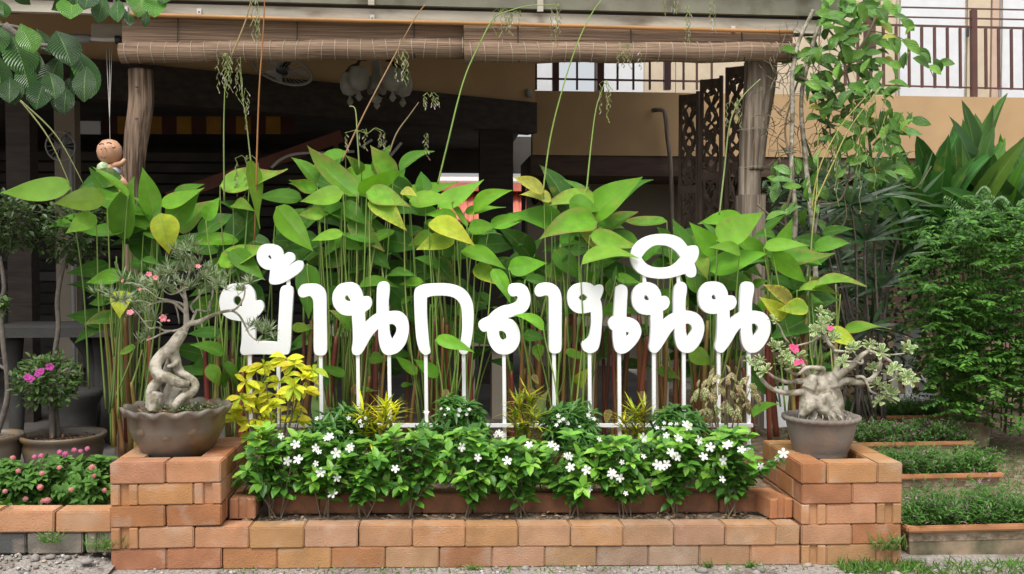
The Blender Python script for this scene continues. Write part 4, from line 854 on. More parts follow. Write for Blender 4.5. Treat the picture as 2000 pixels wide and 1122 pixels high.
for br_ in brs:
    yo = rs.uniform(-.10,.10) if len(br_) != 6 else rs.uniform(-.03,.03); P_, r_ = [], []
    for i, (x, y, rr) in enumerate(br_):
        u, v = zp(x,y,OX,OY,SC_); p = at(u, v, PY_+yo*i/len(br_)); P_.append(p); r_.append(rr/SC_/ppm(p)*.95)
    b = MB(); b.tube(P_, r_, 7, 4); b.build('branch', M['bark_grey'], LB, True)
gc = [(.30,.37,.23),(.24,.32,.17),(.38,.43,.31),(.18,.25,.12)]
ROS = [rosette_mesh('leaf_cluster', 20, .062, .008, gc, 'foliage_matt', 1.1, True, k) for k in range(4)]
cl = [(60,340),(110,365),(210,285),(250,400),(160,400),(300,330),(330,290),(270,290),(340,380),(390,330),(310,450),(270,475),(340,480),(350,600),(330,620),(430,270),(470,240),(440,320),(500,280),(480,350),(520,200),(545,150),(585,90),(610,70),(560,100),(640,110),(600,150),(560,210),(620,220),(650,180),(690,210),(720,230),(680,260),(640,290),(600,330),(660,330),(740,270),(770,300),(800,270),(720,330),(790,320),(740,350),(930,300),(880,340),(960,290),(920,340),(1000,560),(960,560),(1040,600),(1080,580),(1100,620),(1060,560),(380,300),(540,300),(520,130),(580,60),(405,255),(460,190)]
cl += [(x+R(-45,45), y+R(-40,40)) for x, y in cl[::2] if x < 850]
for x, y in cl:
    u, v = zp(x,y,OX,OY,SC_); d = V((R(-.6,.6), R(-.8,.2), 1)).normalized()
    inst('leaf_cluster', random.choice(ROS), LB, Matrix.Translation(at(u, v, PY_+R(-.12,.1))) @ d.to_track_quat('Z','Y').to_matrix().to_4x4() @ Matrix.Rotation(R(0,6),4,'Z') @ Matrix.Scale(R(.75,1.1),4))
for x, y, s in ((345,238,1),(385,258,.9),(645,190,.9),(232,470,1.1),(430,505,1.25),(185,277,.6),(292,330,.6),(465,520,.5)):
    u, v = zp(x,y,OX,OY,SC_); put_flower(LB, at(u, v, PY_-.15), random.choice(FLP), s*.62, (.80,.26,.30))
rs = random.Random(8); b = MB()                                           # little weeds over the pot's soil
for i in range(260):
    a = rs.uniform(-3.14,0); d = 80*S_*rs.random()**.5; p = V((pc.x+d*math.cos(a)+.03, pc.y+d*math.sin(a), pc.z+zr+rs.uniform(0,.02)+(.03 if rs.random() < .1 else 0)))
    if rs.random() < (.9 if p.x > pc.x else .25): b.leaf(p, V((rs.uniform(-1,1),rs.uniform(-1,1),rs.uniform(0,1))), V((0,0,1)), rs.uniform(.01,.018), .009, rs.choice([(.10,.20,.05),(.07,.15,.03),(.14,.24,.08)]))
kind(b.build('weeds', M['foliage'], LB), 'stuff')

# ------------------------------------------------------------------ right desert rose, variegated, grey pot
RB = empty('potted_desert_rose', V((at(1603,890,.31).x, .31, .45)), 'stout grey desert rose with cream edged leaves in grey clay pot', 'potted plant')
pr = at(1603, 889, .31); S2 = 1/ppm(pr); zr2 = at(1603,822,.18).z - pr.z
prof = [(.001,.0),(50*S2,.0),(49*S2,.012),(52*S2,.03),(60*S2,.09),(66*S2,zr2-.035),(67*S2,zr2-.02),(74*S2,zr2-.014),(74*S2,zr2+.006),(69*S2,zr2+.008),(62*S2,zr2-.02),(60*S2,zr2-.04)]
def scal(a, i): return (.003*math.sin(a*30), .006*math.sin(a*30)) if i == 7 else ((.003*math.sin(a*30), 0) if i == 8 else (0,0))
b = MB(); b.lathe(prof, pr, 180, scal); b.build('pot', M['clay_grey'], RB, True)
pot_soil(RB, pr, 62*S2, pr.z+zr2-.03, 6, ((.30,.26,.20),(.22,.18,.13),(.36,.32,.26)))
O2 = (1450, 400, 2.805)
caud = [(.02,[(438,1190,118),(438,1140,112),(436,1095,100),(432,1050,90),(428,1005,86),(425,965,78),(425,935,55),(425,915,20)]), (-.06,[(450,1030,30),(468,1075,36),(500,1120,30),(528,1150,20),(545,1170,12)]), (-.075,[(420,1050,26),(430,1090,34),(446,1135,32),(470,1170,20)]), (-.05,[(400,1050,28),(375,1095,34),(345,1130,26),(318,1158,14)]), (-.02,[(360,990,26),(352,1040,36),(345,1095,36),(330,1150,22)]), (-.01,[(490,985,28),(505,1040,40),(520,1100,38),(535,1160,22)]), (-.03,[(360,1010,40),(378,965,36),(385,930,22)]), (-.03,[(490,1000,40),(480,955,38),(470,920,22)])]
bonsai_tubes(RB, caud, .31, *O2, 'bark_grey', 2, n=14)
br2 = [[(380,1010,26),(330,1025,17),(240,1032,13),(150,1002,11),(85,930,8)], [(400,960,26),(340,965,16),(250,972,11),(180,950,8),(140,920,6)], [(390,960,24),(345,910,16),(325,870,10),(290,850,8),(250,860,6)], [(430,960,34),(480,955,26),(540,925,20),(610,870,16),(650,828,13),(695,800,10)],
       [(470,1000,30),(515,985,22),(560,965,19),(640,972,17),(705,958,14),(745,905,11),(762,865,8)], [(420,950,24),(440,905,16),(410,895,12),(350,895,9),(300,930,8),(230,900,6)], [(500,950,18),(520,880,14),(505,800,11),(465,745,9),(438,650,6),(405,600,4)], [(690,800,10),(780,838,9),(830,885,8),(842,945,6),(800,970,4)],
       [(620,945,8),(660,945,8),(685,985,7),(705,1025,6),(765,1045,4)], [(300,772,4),(380,752,6),(430,720,7),(450,740,7)], [(255,760,5),(225,720,5),(205,670,4),(180,640,3)], [(650,830,8),(655,870,7),(610,860,5),(560,860,4)], [(505,800,8),(560,805,6),(600,790,5)], [(780,825,5),(830,822,4),(890,815,3)], [(745,905,8),(760,820,6),(740,780,4)], [(690,800,7),(700,770,4)]]
for br_ in br2:
    yo = rs.uniform(-.14,.10); P_, r_ = [], []
    for i, (x, y, rr) in enumerate(br_):
        u, v = zp(x,y,*O2); p = at(u, v, .31+yo*i/len(br_)); P_.append(p); r_.append(rr/O2[2]/ppm(p)*1.12)
    b = MB(); b.tube(P_, r_, 7, 4); b.build('branch', M['bark_grey'], RB, True)
def varieg_mesh(seed):
    rs = random.Random(seed); b = MB()
    for i in range(15):
        a = 2.4*i; e = rs.uniform(-.2,1.1); d = V((math.cos(a)*math.cos(e), math.sin(a)*math.cos(e), math.sin(e))); L = rs.uniform(.032,.05); W = L*.46; j = rs.uniform(.85,1.2)
        x = d.cross(V((0,0,1))+d*.1).normalized(); z = x.cross(d)
        def q(t, s, h=0): return d*(L*t+.003)+x*(s*W)+z*(h*W-L*.2*t*t)
        b.add([q(0,0),q(.5,-.36,.1),q(.5,.36,.1),q(.85,-.42,.15),q(.85,.42,.15),q(1,0,.05)], [(0,2,1),(1,2,4,3),(3,4,5)], (.58*j,.62*j,.38*j))
        b.add([q(.05,0,.12),q(.5,-.2,.16),q(.5,.2,.16),q(.8,-.22,.2),q(.8,.22,.2),q(.93,0,.12)], [(0,2,1),(1,2,4,3),(3,4,5)], (.20*j,.33*j,.10*j))
    return b.mesh('leaf_cluster', M['foliage_matt'])
VAR = [varieg_mesh(k) for k in range(3)]
cl2 = [(75,880),(130,915),(100,850),(40,865),(195,790),(240,850),(215,880),(270,895),(230,820),(300,830),(425,590),(470,600),(440,660),(480,700),(400,690),(460,640),(550,865),(580,900),(595,795),(620,790),(700,765),(690,790),(765,815),(890,800),(910,790),(900,945),(850,965),(925,960),(770,1000),(790,1065),(740,990),(810,1040),(750,1080),(715,900),(800,930),(170,640),(560,850),(170,770),(500,740),(830,900)]
for x, y in cl2:
    u, v = zp(x,y,*O2); d = V((R(-.6,.6), R(-.9,.1), 1)).normalized()
    inst('leaf_cluster', random.choice(VAR), RB, Matrix.Translation(at(u, v, .31+R(-.14,.05))) @ d.to_track_quat('Z','Y').to_matrix().to_4x4() @ Matrix.Rotation(R(0,6),4,'Z') @ Matrix.Scale(R(.75,1.1),4))
for x, y, s in ((285,790,1.3),(272,780,.9),(300,868,1.0),(320,860,.8),(482,678,.9)):
    u, v = zp(x,y,*O2); put_flower(RB, at(u, v, .12), random.choice(FLP), s*.75, (.85,.10,.27))
b = MB()
for i in range(26):
    a = R(-3.1,0); p = V((pr.x+R(.5,1)*58*S2*math.cos(a), pr.y+R(.5,1)*58*S2*math.sin(a), pr.z+zr2-.02)); q = p+V((R(-.03,.03),R(-.03,.03),R(.01,.05))); b.tube([p, (p+q)/2+V((0,0,.015)), V((pr.x+(p.x-pr.x)*.6, pr.y+(p.y-pr.y)*.6, pr.z+zr2+R(.01,.06)))], .003, 4, 2)
kind(b.build('fine_roots', M['bark_grey'], RB), 'stuff')

# ------------------------------------------------------------------ leafy shrubs
def shrub(name, base, crown, rx, ry, h0, h1, nst, leafL, leafW, cols, label, cat='shrub', group=None, seed=0, pairs=7, mt='foliage', stem_r=.004, droop=.15, spread=.5, stemmt='twig', tipc=None, fold=.25):
    """stems fan out from base to an ellipsoid crown between heights h0 and h1; paired leaves along the upper part of every stem"""
    rs = random.Random(seed); root = empty(name, base, label, cat, group); st = MB(); fo = MB()
    mains = []
    for i in range(nst):
        a = rs.uniform(0,6.28); rr = math.sqrt(rs.random()); tz = rs.uniform(h0+(h1-h0)*.3, h1)
        k = math.sqrt(max(.1, 1-((tz-(h0+h1)/2)/((h1-h0)/2+.001))**2*.8)); top = V((crown.x+rx*rr*k*math.cos(a), crown.y+ry*rr*k*math.sin(a), tz))
        mid = base.lerp(top, .45)+V((rs.uniform(-.02,.02), rs.uniform(-.02,.02), rs.uniform(0,.04)))
        P_, _ = smooth([base+V((rs.uniform(-.03,.03),rs.uniform(-.015,.015),0)), mid, top], [1,1,1], 6)
        if i < 5: mains.append(P_); st.tube(P_, [stem_r*1.3*(1-.7*q/(len(P_)-1)) for q in range(len(P_))], 5)
        else:
            k0 = rs.randrange(3, 7); s0_ = mains[i % 5][k0]; P_, _ = smooth([s0_, s0_.lerp(top,.5)+V((0,0,rs.uniform(0,.03))), top], [1,1,1], 6); st.tube(P_, [stem_r*(.75-.5*q/(len(P_)-1)) for q in range(len(P_))], 4)
        for j in range(pairs+1):
            t = max(.0, (1-spread) + spread*j/pairs); f = t*(len(P_)-1); i0 = min(int(f), len(P_)-2); p = P_[i0].lerp(P_[i0+1], f-i0)
            if p.z < h0: continue
            d = (P_[i0+1]-P_[i0]).normalized(); sx = d.orthogonal().normalized(); ang = j*1.57+rs.uniform(-.5,.5)+i
            nl = 2 if j < pairs else 5
            for q in range(nl):
                aa = ang+q*6.283/nl; out = (Matrix.Rotation(aa, 3, d) @ sx); ld = (out + d*rs.uniform(.2,.7) + V((0,-.15,rs.uniform(-.2,.25)))).normalized()
                c = rs.choice(cols); 
                if tipc and j >= pairs-1 and rs.random() < .6: c = rs.choice(tipc)
                v = rs.uniform(.8,1.2); l = leafL*rs.uniform(.65,1.15)
                fo.leaf(p, ld, V((0,0,1))*.8+out*.1+V((0,-.3,0)), l, leafW*l/leafL, (c[0]*v,c[1]*v,c[2]*v), fold, droop*rs.uniform(.3,1.6))
    st.build('stem', M[stemmt], root)
    o = kind(fo.build('foliage', M[mt], root), 'stuff'); return root
gcol_ = [(.10,.28,.035),(.075,.215,.028),(.13,.34,.045),(.055,.165,.025)]; gtip = [(.21,.46,.05),(.26,.50,.07),(.17,.40,.045)]
fr = []
fu = [(540,835,995),(628,838,992),(712,860,990),(800,838,990),(920,828,990),(1020,855,1000),(1120,842,998),(1218,848,1000),(1322,832,1000),(1425,838,1000)]
place = ['leftmost, beside the left pedestal','second from the left','third from the left','fourth from the left','fifth from the left','sixth from the left','seventh from the left','eighth from the left','second from the right','rightmost, beside the loose keyed brick']
for i, (u, vt, vb) in enumerate(fu):
    bp = at(u+R(-6,6), 1006, .20); bp.z = .185+gz(bp.x); cr = at(u, 900, .20); zt = at(u, vt+8, .16).z; zl = at(u, 985, .16).z
    fr.append((u, shrub('flowering_shrub', bp, cr, .19, .14, zl, zt, 25, .068, .039, gcol_, f'glossy shrub with white flowers in the front bed, {place[i]}', 'shrub', 'white flowering shrubs in the front bed', 20+i, 7, stem_r=.003, spread=.8, tipc=gtip, droop=.25)))
FLL = [(549,852),(577,869),(637,857),(644,853),(623,883),(617,876),(656,886),(682,877),(686,872),(582,898),(617,906),(626,924),(658,934),(650,965),(772,916),(561,901),(974,846),(968,850),(980,849),(901,874),(933,894),(990,901),(1033,869),(1076,869),(1085,874),(1112,892),(1106,890),(1114,913),(1146,919),(1142,912),(1170,859),(1151,956),(1194,922),(1196,928),(1301,851),(1324,857),(1345,833),(1340,829),(1364,861),(1387,874),(1418,870),(1424,868),(1448,879),(1315,889),(1322,893),(1310,884),(1291,912),(1284,908),(1211,934),(1222,964),(1410,937),(1518,897),(1530,886),(1412,900),(1215,903),(1257,892),(1256,856),(1302,907),(1374,893),(1486,912)]
for u, v in FLL:
    par = min(fr, key=lambda q: abs(q[0]-u))[1]; small = R(0,1) < .3
    put_flower(par, at(u, v, R(.02,.1)), random.choice(FLW), R(.4,.55) if small else R(.6,.85))
b = MB(); fo_ = MB(); q0 = at(1470,925,.16); rs = random.Random(77)              # the twig that reaches out over the right pedestal
for e_ in ((1518,899,.06),(1530,888,.07),(1500,905,.05),(1488,914,.05)):
    t_ = at(*e_); b.tube([q0, q0.lerp(t_,.5)+V((0,0,.012)), t_], [.003,.0025,.0015], 4, 3)
    for k in range(7):
        p_ = q0.lerp(t_, .35+.1*k); fo_.leaf(p_, V((rs.uniform(-1,1), rs.uniform(-1,.1), rs.uniform(-.8,.4))), V((0,-.4,1)), rs.uniform(.04,.06), .028, rs.choice(gcol_), .2, .2)
b.build('side_twig', M['twig'], fr[-1][1]); kind(fo_.build('side_twig_leaves', M['foliage'], fr[-1][1]), 'stuff')
# second row: fine drooping leaves
dk = [(.06,.18,.025),(.045,.14,.02),(.08,.22,.03)]
for i, (u, vt, w_, lab) in enumerate(((665,818,.17,'below the hooked letter'),(885,800,.20,'below the arch letter, the fullest of its row'),(1118,812,.17,'below the ring headed letter'),(1325,818,.17,'below the fish mark'))):
    bp = at(u, 900, .5); bp.z = .29; zt = at(u, vt-20, .5).z; sr = shrub('fine_leaved_shrub', bp, at(u,860,.5), w_, .15, .40, zt, 70, .07, .018, dk, f'dense dark shrub with narrow drooping leaves {lab}', 'shrub', 'narrow leaved shrubs of the second row', 50+i, 9, spread=.6, droop=.45)
    for k in range(9): put_flower(sr, at(u+R(-60,60)*w_/.2, vt+R(-4,45)*(1 if k > 4 else .3), .37), random.choice(FLW), R(.25,.42))
# narrow leaved yellow crotons
yc = [(.85,.82,.03),(.92,.88,.04),(.55,.58,.03),(.35,.45,.03)]; yg = [(.45,.48,.03),(.25,.36,.03),(.65,.58,.04),(.17,.27,.03)]
def croton(u, heads, cols, label, seed):
    rs = random.Random(seed); bp = at(u, 905, .56); bp.z = .30; root = empty('croton', bp, label, 'plant', 'narrow leaved yellow crotons'); st = MB(); fo = MB()
    for hu, hv, n, L in heads:
        top = at(hu, hv-14, .46+rs.uniform(-.04,.04)); st.tube([bp, bp.lerp(top,.5)+V((rs.uniform(-.02,.02),0,.02)), top], [.006,.005,.003], 5, 3)
        for i in range(n):
            t = rs.uniform(.25,1)**.7; p = bp.lerp(top, t); a = 2.4*i; e = rs.uniform(-.1,1.2)*t; d = V((math.cos(a)*math.cos(e), math.sin(a)*math.cos(e)-.1, math.sin(e)+.1)); c = rs.choice(cols); v = rs.uniform(.75,1.25)
            fo.blade(p, d, V((0,0,1)), L*1.2*rs.uniform(.7,1.15), .015, tuple(k*v for k in c), rs.uniform(.0,.35), 4)
    st.build('stem', M['twig'], root); kind(fo.build('foliage', M['foliage'], root), 'stuff')
croton(735, [(708,812,60,.115),(755,802,70,.12),(728,838,40,.10),(775,815,25,.1)], yc, 'bright yellow narrow leaved plant in front of the looped letter post', 1)
croton(1022, [(1015,795,60,.11),(1035,785,60,.11),(1005,830,40,.1),(1045,825,40,.1)], yg, 'tall olive yellow narrow leaved plant below the second hooked letter', 2)
croton(1240, [(1240,815,60,.105),(1260,808,50,.1),(1215,830,40,.1)], yg[:3], 'small golden green narrow leaved plant left of the fish mark posts', 3)
# golden broad leaved plant: each leaf its own piece
gp_ = at(540, 905, .5); gp_.z = .30; GP = empty('golden_shrub', gp_, 'golden yellow broad leaved shrub beside the left pedestal', 'shrub')
rs = random.Random(9)
heads = [(480,745),(500,725),(515,712),(560,700),(575,712),(590,735),(610,722),(545,745),(520,755),(575,755),(500,790),(475,800),(525,790),(490,830),(460,820),(540,815),(515,835),(580,820),(570,800),(595,760),(470,775),(500,850),(535,770)]
for hu, hv in heads:
    top = at(hu, hv, .50+rs.uniform(-.12,.06)); b = MB(); b.tube([gp_+V((rs.uniform(-.03,.03),0,0)), gp_.lerp(top,.5)+V((rs.uniform(-.03,.03),0,.02)), top], [.005,.004,.002], 5, 3); b.build('stem', M['twig'], GP)
    for i in range(8):
        a = rs.uniform(0,6.28); L = rs.uniform(.06,.105); tip = top+V((math.cos(a)*L, -abs(math.sin(a))*L*.5, math.sin(a)*L*.5-rs.uniform(.0,.035)))
        c = rs.choice([(.95,.93,.04),(.92,.94,.04),(.80,.88,.04),(.97,.84,.05),(.58,.76,.05)]); v = rs.uniform(.85,1.15)
        place_leaf(GP, top, tip, rs.uniform(.28,.42), rs.choice(ELL), tuple(k*v for k in c), .5)
# bronze plant with cream centred drooping leaves
cp = at(1415, 905, .55); cp.z = .30; CP = empty('variegated_shrub', cp, 'bronze green shrub with drooping cream splashed leaves near the right pedestal', 'shrub')
b = MB()
CPM = leaf_mesh('splashed_leaf', .45, 'leaf_old', sh_ell, arch=.1, fold=.2, nv=6, nu=4)
spl = mat('leaf_splash', src='obj', rough=.45, spec=.4, var=.2, nscale=14, transl=.25, stain=(.62,.56,.34), stain_scale=11, stain_lo=.53, stain_hi=.6); CPM.materials.clear(); CPM.materials.append(spl)
for i in range(70):
    a = rs.uniform(0,6.28); rr = rs.random()**.5; u = 1418+60*rr*math.cos(a); v = 765+52*rr*math.sin(a); Y = .52+rs.uniform(-.13,.1); top = at(u, v, Y); L = rs.uniform(.06,.095)
    tip = top+V((rs.uniform(-.5,.5)*L, rs.uniform(-.5,.1)*L, -L*rs.uniform(.4,1.0))); c = rs.choice([(.22,.20,.07),(.17,.16,.06),(.20,.24,.08),(.26,.19,.09),(.14,.18,.05)]); place_leaf(CP, top, tip, rs.uniform(.25,.45), CPM, c, .45)
    if i % 4 == 0: b.tube([cp, cp.lerp(top,.5)+V((0,0,.03)), top], [.005,.004,.002], 4, 3)
b.build('stem', M['twig'], CP)

# ------------------------------------------------------------------ left: pink flower bed, potted topiaries
lg = [(.10,.23,.04),(.075,.18,.03),(.13,.28,.05),(.09,.21,.04)]
lan = []
for i, (u, v0, Y, lab) in enumerate(((20,905,.42,'at the left edge of the picture'),(95,900,.5,'in the middle of the pink flower bed'),(175,900,.45,'next to the left pedestal'))):
    bp = at(u, 1000, Y); bp.z = .13; zt = at(u, v0, Y).z; lan.append((u, shrub('pink_flowering_bush', bp, at(u,940,Y), .17, .2, .16, zt, 60, .05, .033, lg, f'low bush with pink flower heads {lab}', 'bush', 'pink flowering bushes in the left bed', 70+i, 7, spread=.75, droop=.3, mt='foliage_matt')))
pom = MB()
rs = random.Random(2)
for i in range(26):
    a = 2.4*i; e = math.acos(1-i/26*1.1); d = V((math.sin(e)*math.cos(a), math.sin(e)*math.sin(a), math.cos(e))); pom.add([d*.010, d*.017+d.orthogonal().normalized()*.005, d*.019, d*.017-d.orthogonal().normalized()*.005], [(0,1,2,3)])
    o1 = d.orthogonal().normalized(); o2 = d.cross(o1); pom.add([d*.015+o1*.0055, d*.016+o2*.0055, d*.015-o1*.0055, d*.016-o2*.0055], [(0,1,2,3)])
pom.lathe([(.001,-.012),(.012,-.004),(.013,.004),(.008,.012),(.001,.014)], V((0,0,0)), 8)
pomm = pom.mesh('flower_head', M['petal_pink'])
for u, v, c in ((25,895,0),(67,893,1),(81,891,1),(117,884,1),(128,888,1),(145,880,1),(158,882,1),(171,877,1),(180,913,0),(184,930,0),(79,952,0),(139,957,0),(204,958,0),(85,979,0),(93,978,0),(116,914,0),(82,925,0),(36,920,0),(10,960,0),(50,975,0)):
    par = min(lan, key=lambda q: abs(q[0]-u))[1]; put_flower(par, at(u, v, R(.22,.32) if v > 900 else R(.4,.5)), pomm, R(.65,.95), (.75,.25,.45) if c else (.80,.38,.38), name='flower_head')
def round_pot(cu, cv, hw, Y, label, H, mt='glaze', seed=0, name='potted_topiary', cat='potted plant'):
    p = at(cu, cv, Y); s = 1/ppm(p); rt = empty(name, V((p.x, Y, p.z-H)), label, cat); r = hw*s
    b = MB(); b.lathe([(.001,0),(r*.62,0),(r*.66,.01),(r*.84,H*.4),(r*.93,H*.75),(r*.90,H-.04),(r*.98,H-.028),(r,H-.01),(r*.98,H),(r*.88,H-.004),(r*.84,H-.03),(r*.83,H-.06)], V((p.x,Y,p.z-H)), 40); b.build('pot', M[mt], rt, True)
    pot_soil(rt, p, r*.84, p.z-.035, seed); return rt, p, r
def leaf_ball(parent, c, rx, rz, n, L, cols, seed, name='crown', mt='foliage', hollow=.35):
    rs = random.Random(seed); fo = MB()
    for i in range(n):
        d = V((rs.gauss(0,1), rs.gauss(0,1), rs.gauss(0,1))).normalized(); k = (hollow+(1-hollow)*rs.random()**.6)*(1+.22*mnoise.noise(d*2.2+V((seed,0,0)))); p = V((c.x+d.x*rx*k, c.y+d.y*rx*k, c.z+d.z*rz*k))
        ld = (d*.6+V((rs.uniform(-1,1),rs.uniform(-1,1),rs.uniform(-.6,.8)))).normalized(); cc = rs.choice(cols); v = rs.uniform(.7,1.3); l = L*rs.uniform(.6,1.2); fo.leaf(p, ld, V((rs.uniform(-.5,.5),-.4,1)), l, l*.55, tuple(q*v for q in cc), .25, .2)
    return kind(fo.build(name, M[mt], parent), 'stuff')
tg = [(.085,.18,.035),(.06,.13,.025),(.11,.22,.05),(.20,.27,.12)]; tdk = [(.06,.11,.03),(.05,.09,.025),(.08,.13,.04)]
T1, p, r = round_pot(124, 846, 80, 1.25, 'two tier topiary with magenta flowers in dark rimmed pot', .30, seed=3)
b = MB(); b.tube([V((p.x-.06,1.25,p.z-.04)), at(100,790,1.25), at(96,755,1.25)], [.018,.015,.01], 7, 4); b.tube([V((p.x-.04,1.28,p.z-.04)), at(108,790,1.3), at(107,700,1.3), at(114,640,1.3), at(112,590,1.3), at(119,540,1.3), at(133,490,1.3), at(136,470,1.3)], [.016,.015,.015,.014,.014,.013,.012,.008], 8, 4); b.build('trunk', M['dark_trunk'], T1, True)
leaf_ball(T1, at(93,744,1.25), .185, .16, 900, .042, tg, 1); leaf_ball(T1, at(140,455,1.35), .22, .19, 800, .045, tdk, 2)
for u, v in ((54,738),(76,730),(80,727),(97,718),(60,742)): put_flower(T1, at(u, v, 1.05), random.choice(FLP), 1.0, (.52,.06,.36))
T2, p, r = round_pot(-22, 848, 64, 1.15, 'topiary cut by the left edge of the picture in dark pot', .30, seed=4)
b = MB(); b.tube([V((p.x+.03,1.15,p.z-.04)), at(12,790,1.15), at(14,740,1.15), at(6,670,1.15), at(2,600,1.15), at(8,560,1.15), at(0,500,1.15)], [.018,.016,.014,.014,.012,.012,.008], 8, 4); b.tube([at(-10,700,1.15), at(0,715,1.15), at(12,722,1.15)], [.008,.009,.01], 6, 3); b.build('trunk', M['dark_trunk'], T2, True)
leaf_ball(T2, at(10,435,1.2), .17, .17, 700, .045, tdk, 3); leaf_ball(T2, at(4,595,1.15), .04, .06, 60, .04, tg, 4)
# stone table and stools in the dim terrace
tb = empty('stone_table', at(120, 800, 2.6), 'dark stone garden table with curved legs behind the topiaries', 'table')
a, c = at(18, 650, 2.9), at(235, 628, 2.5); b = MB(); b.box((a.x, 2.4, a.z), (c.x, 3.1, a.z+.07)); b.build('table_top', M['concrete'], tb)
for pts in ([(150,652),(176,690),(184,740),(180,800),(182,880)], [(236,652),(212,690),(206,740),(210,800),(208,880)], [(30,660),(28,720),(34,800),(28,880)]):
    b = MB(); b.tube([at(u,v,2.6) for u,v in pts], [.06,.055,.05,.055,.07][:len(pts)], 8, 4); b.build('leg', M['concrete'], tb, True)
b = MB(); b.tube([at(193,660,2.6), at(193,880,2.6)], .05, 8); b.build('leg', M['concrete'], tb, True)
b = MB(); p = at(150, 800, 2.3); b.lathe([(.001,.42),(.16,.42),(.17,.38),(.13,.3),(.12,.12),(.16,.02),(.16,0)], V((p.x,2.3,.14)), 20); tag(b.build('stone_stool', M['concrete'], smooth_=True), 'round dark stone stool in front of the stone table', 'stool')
# ------------------------------------------------------------------ top left big leaved tree
tr = empty('broad_leaved_tree', at(-160, 500, .4), 'tree with large glossy ribbed leaves hanging in at the top left corner', 'tree')
b = MB(); q = at(-220, 1000, .4); q.z = 0; b.tube([q, at(-200,500,.4), at(-140,100,.35), at(-60,-120,.3)], [.09,.08,.06,.05], 10, 5); b.build('trunk', M['dark_trunk'], tr, True)
for pts in ([(-150,120),(-60,60),(10,50),(60,60)], [(-60,-110),(120,-60),(215,-15),(222,30)], [(10,50),(60,85),(110,90),(150,95)], [(-100,0),(20,-30),(140,-25)], [(215,-15),(270,-20),(310,-30)]):
    b = MB(); b.tube([at(u,v,.3) for u,v in pts], [.02,.012,.008,.005][:len(pts)], 6, 4); b.build('branch', M['dark_trunk'], tr, True)
TLV = [(150,110,160,190,.5,'d'),(90,150,70,215,.55,'d'),(40,120,60,190,.6,'m'),(0,40,-20,110,.7,'m'),(110,60,140,130,.6,'d'),(5,150,30,205,.6,'d'),(130,170,125,225,.6,'d'),(170,130,165,200,.5,'d'),(40,46,66,104,.72,'b'),(20,62,52,154,.62,'m'),(72,98,68,158,.6,'m'),(120,105,88,190,.5,'d'),(140,150,112,222,.55,'d'),(132,88,176,193,.36,'m'),(20,150,18,202,.6,'d'),(72,56,98,108,.5,'d'),(142,-12,138,38,.95,'b'),(205,-8,192,46,.55,'m'),(232,0,232,44,.45,'m'),(282,-10,270,35,.62,'l'),(308,-20,302,35,.6,'b'),(256,-14,258,14,.9,'b'),(58,178,60,205,.6,'d'),(2,0,8,36,.9,'m'),(288,22,284,54,.5,'d'),(-10,100,5,190,.5,'d'),(245,20,250,52,.4,'d'),(100,20,150,-5,.5,'d'),(60,10,20,-20,.6,'d'),(0,90,-40,150,.5,'d'),(330,-30,318,8,.6,'m'),(180,-20,165,20,.6,'d'),(95,140,108,195,.5,'d')]
GB = {'b': (.10,.28,.035), 'm': (.04,.125,.02), 'd': (.02,.065,.013), 'l': (.16,.32,.06)}
for u0, v0, u1, v1, r_, k in TLV:
    Y = .30+R(-.15,.15); cc = GB[k]; place_leaf(tr, at(u0,v0,Y), at(u1,v1,Y-R(0,.12)), r_, random.choice(OBO), tuple(x*R(.9,1.1) for x in cc), .5)

# ------------------------------------------------------------------ hanging clay doll
D = empty('hanging_doll', at(222, 350, 1.75), 'small clay doll figure hanging on strings beside the left log post', 'figurine'); dy = 1.75
bm = bmesh.new(); sk = bpy.data.meshes.new('body')
def dp(u, v, o=0): return at(u, v, dy+o)
s_ = 1/ppm(dp(220,300))
b = MB()
b.lathe([(.001,-24*s_),(13*s_,-22*s_),(21*s_,-12*s_),(24*s_,0),(22*s_,11*s_),(14*s_,21*s_),(5*s_,24*s_),(.001,24.5*s_)], dp(214,297), 20)
b.tube([dp(222,318), dp(226,332), dp(232,348)], [9*s_,14*s_,11*s_], 10, 4); b.tube([dp(222,324,-.02), dp(236,320,-.05), dp(244,312,-.04)], [6*s_,5*s_,4*s_], 8, 4); b.tube([dp(216,326,-.03), dp(208,336,-.06), dp(206,346,-.06)], [6*s_,5*s_,4*s_], 8, 4)
b.tube([dp(230,346,-.02), dp(240,354,-.05), dp(248,364,-.04)], [8*s_,6*s_,5*s_], 8, 4); b.tube([dp(228,346,-.03), dp(234,372,-.05), dp(254,404,-.02), dp(270,420,.0)], [8*s_,6*s_,6*s_,5*s_], 8, 4)
b.lathe([(.001,-3*s_),(4*s_,-1*s_),(4*s_,2*s_),(.001,4*s_)], dp(222,288,-.09), 8); b.lathe([(.001,-3*s_),(3.5*s_,-1*s_),(3.5*s_,1*s_),(.001,3*s_)], dp(196,301,-.03), 8)
b.build('body', M['skin_clay'], D, True)
b = MB(); b.tube([dp(222,332,-.01), dp(228,344,-.01)], [15*s_,14*s_], 10); b.build('clothing', M['doll_cloth'], D, True)
for u, v in ((198,292),(206,290)):
    b = MB(); b.lathe([(.001,-1*s_),(2*s_,0),(.001,1*s_)], dp(u,v,-.085), 8); b.build('eye', M['dark_metal'], D)
dm = mat('plaid', (.35,.45,.25), .8, .2, var=.1, stain=(.6,.66,.5), stain_scale=40)
for pts, mm in (([(194,283),(198,281),(203,282)],'dark_metal'),([(208,280),(213,279),(218,281)],'dark_metal'),([(197,306),(202,309),(207,307)],'rust_red')):
    b = MB(); b.tube([dp(u,v,-.088) for u,v in pts], .004, 5, 3); b.build('painted_line', M[mm], D)
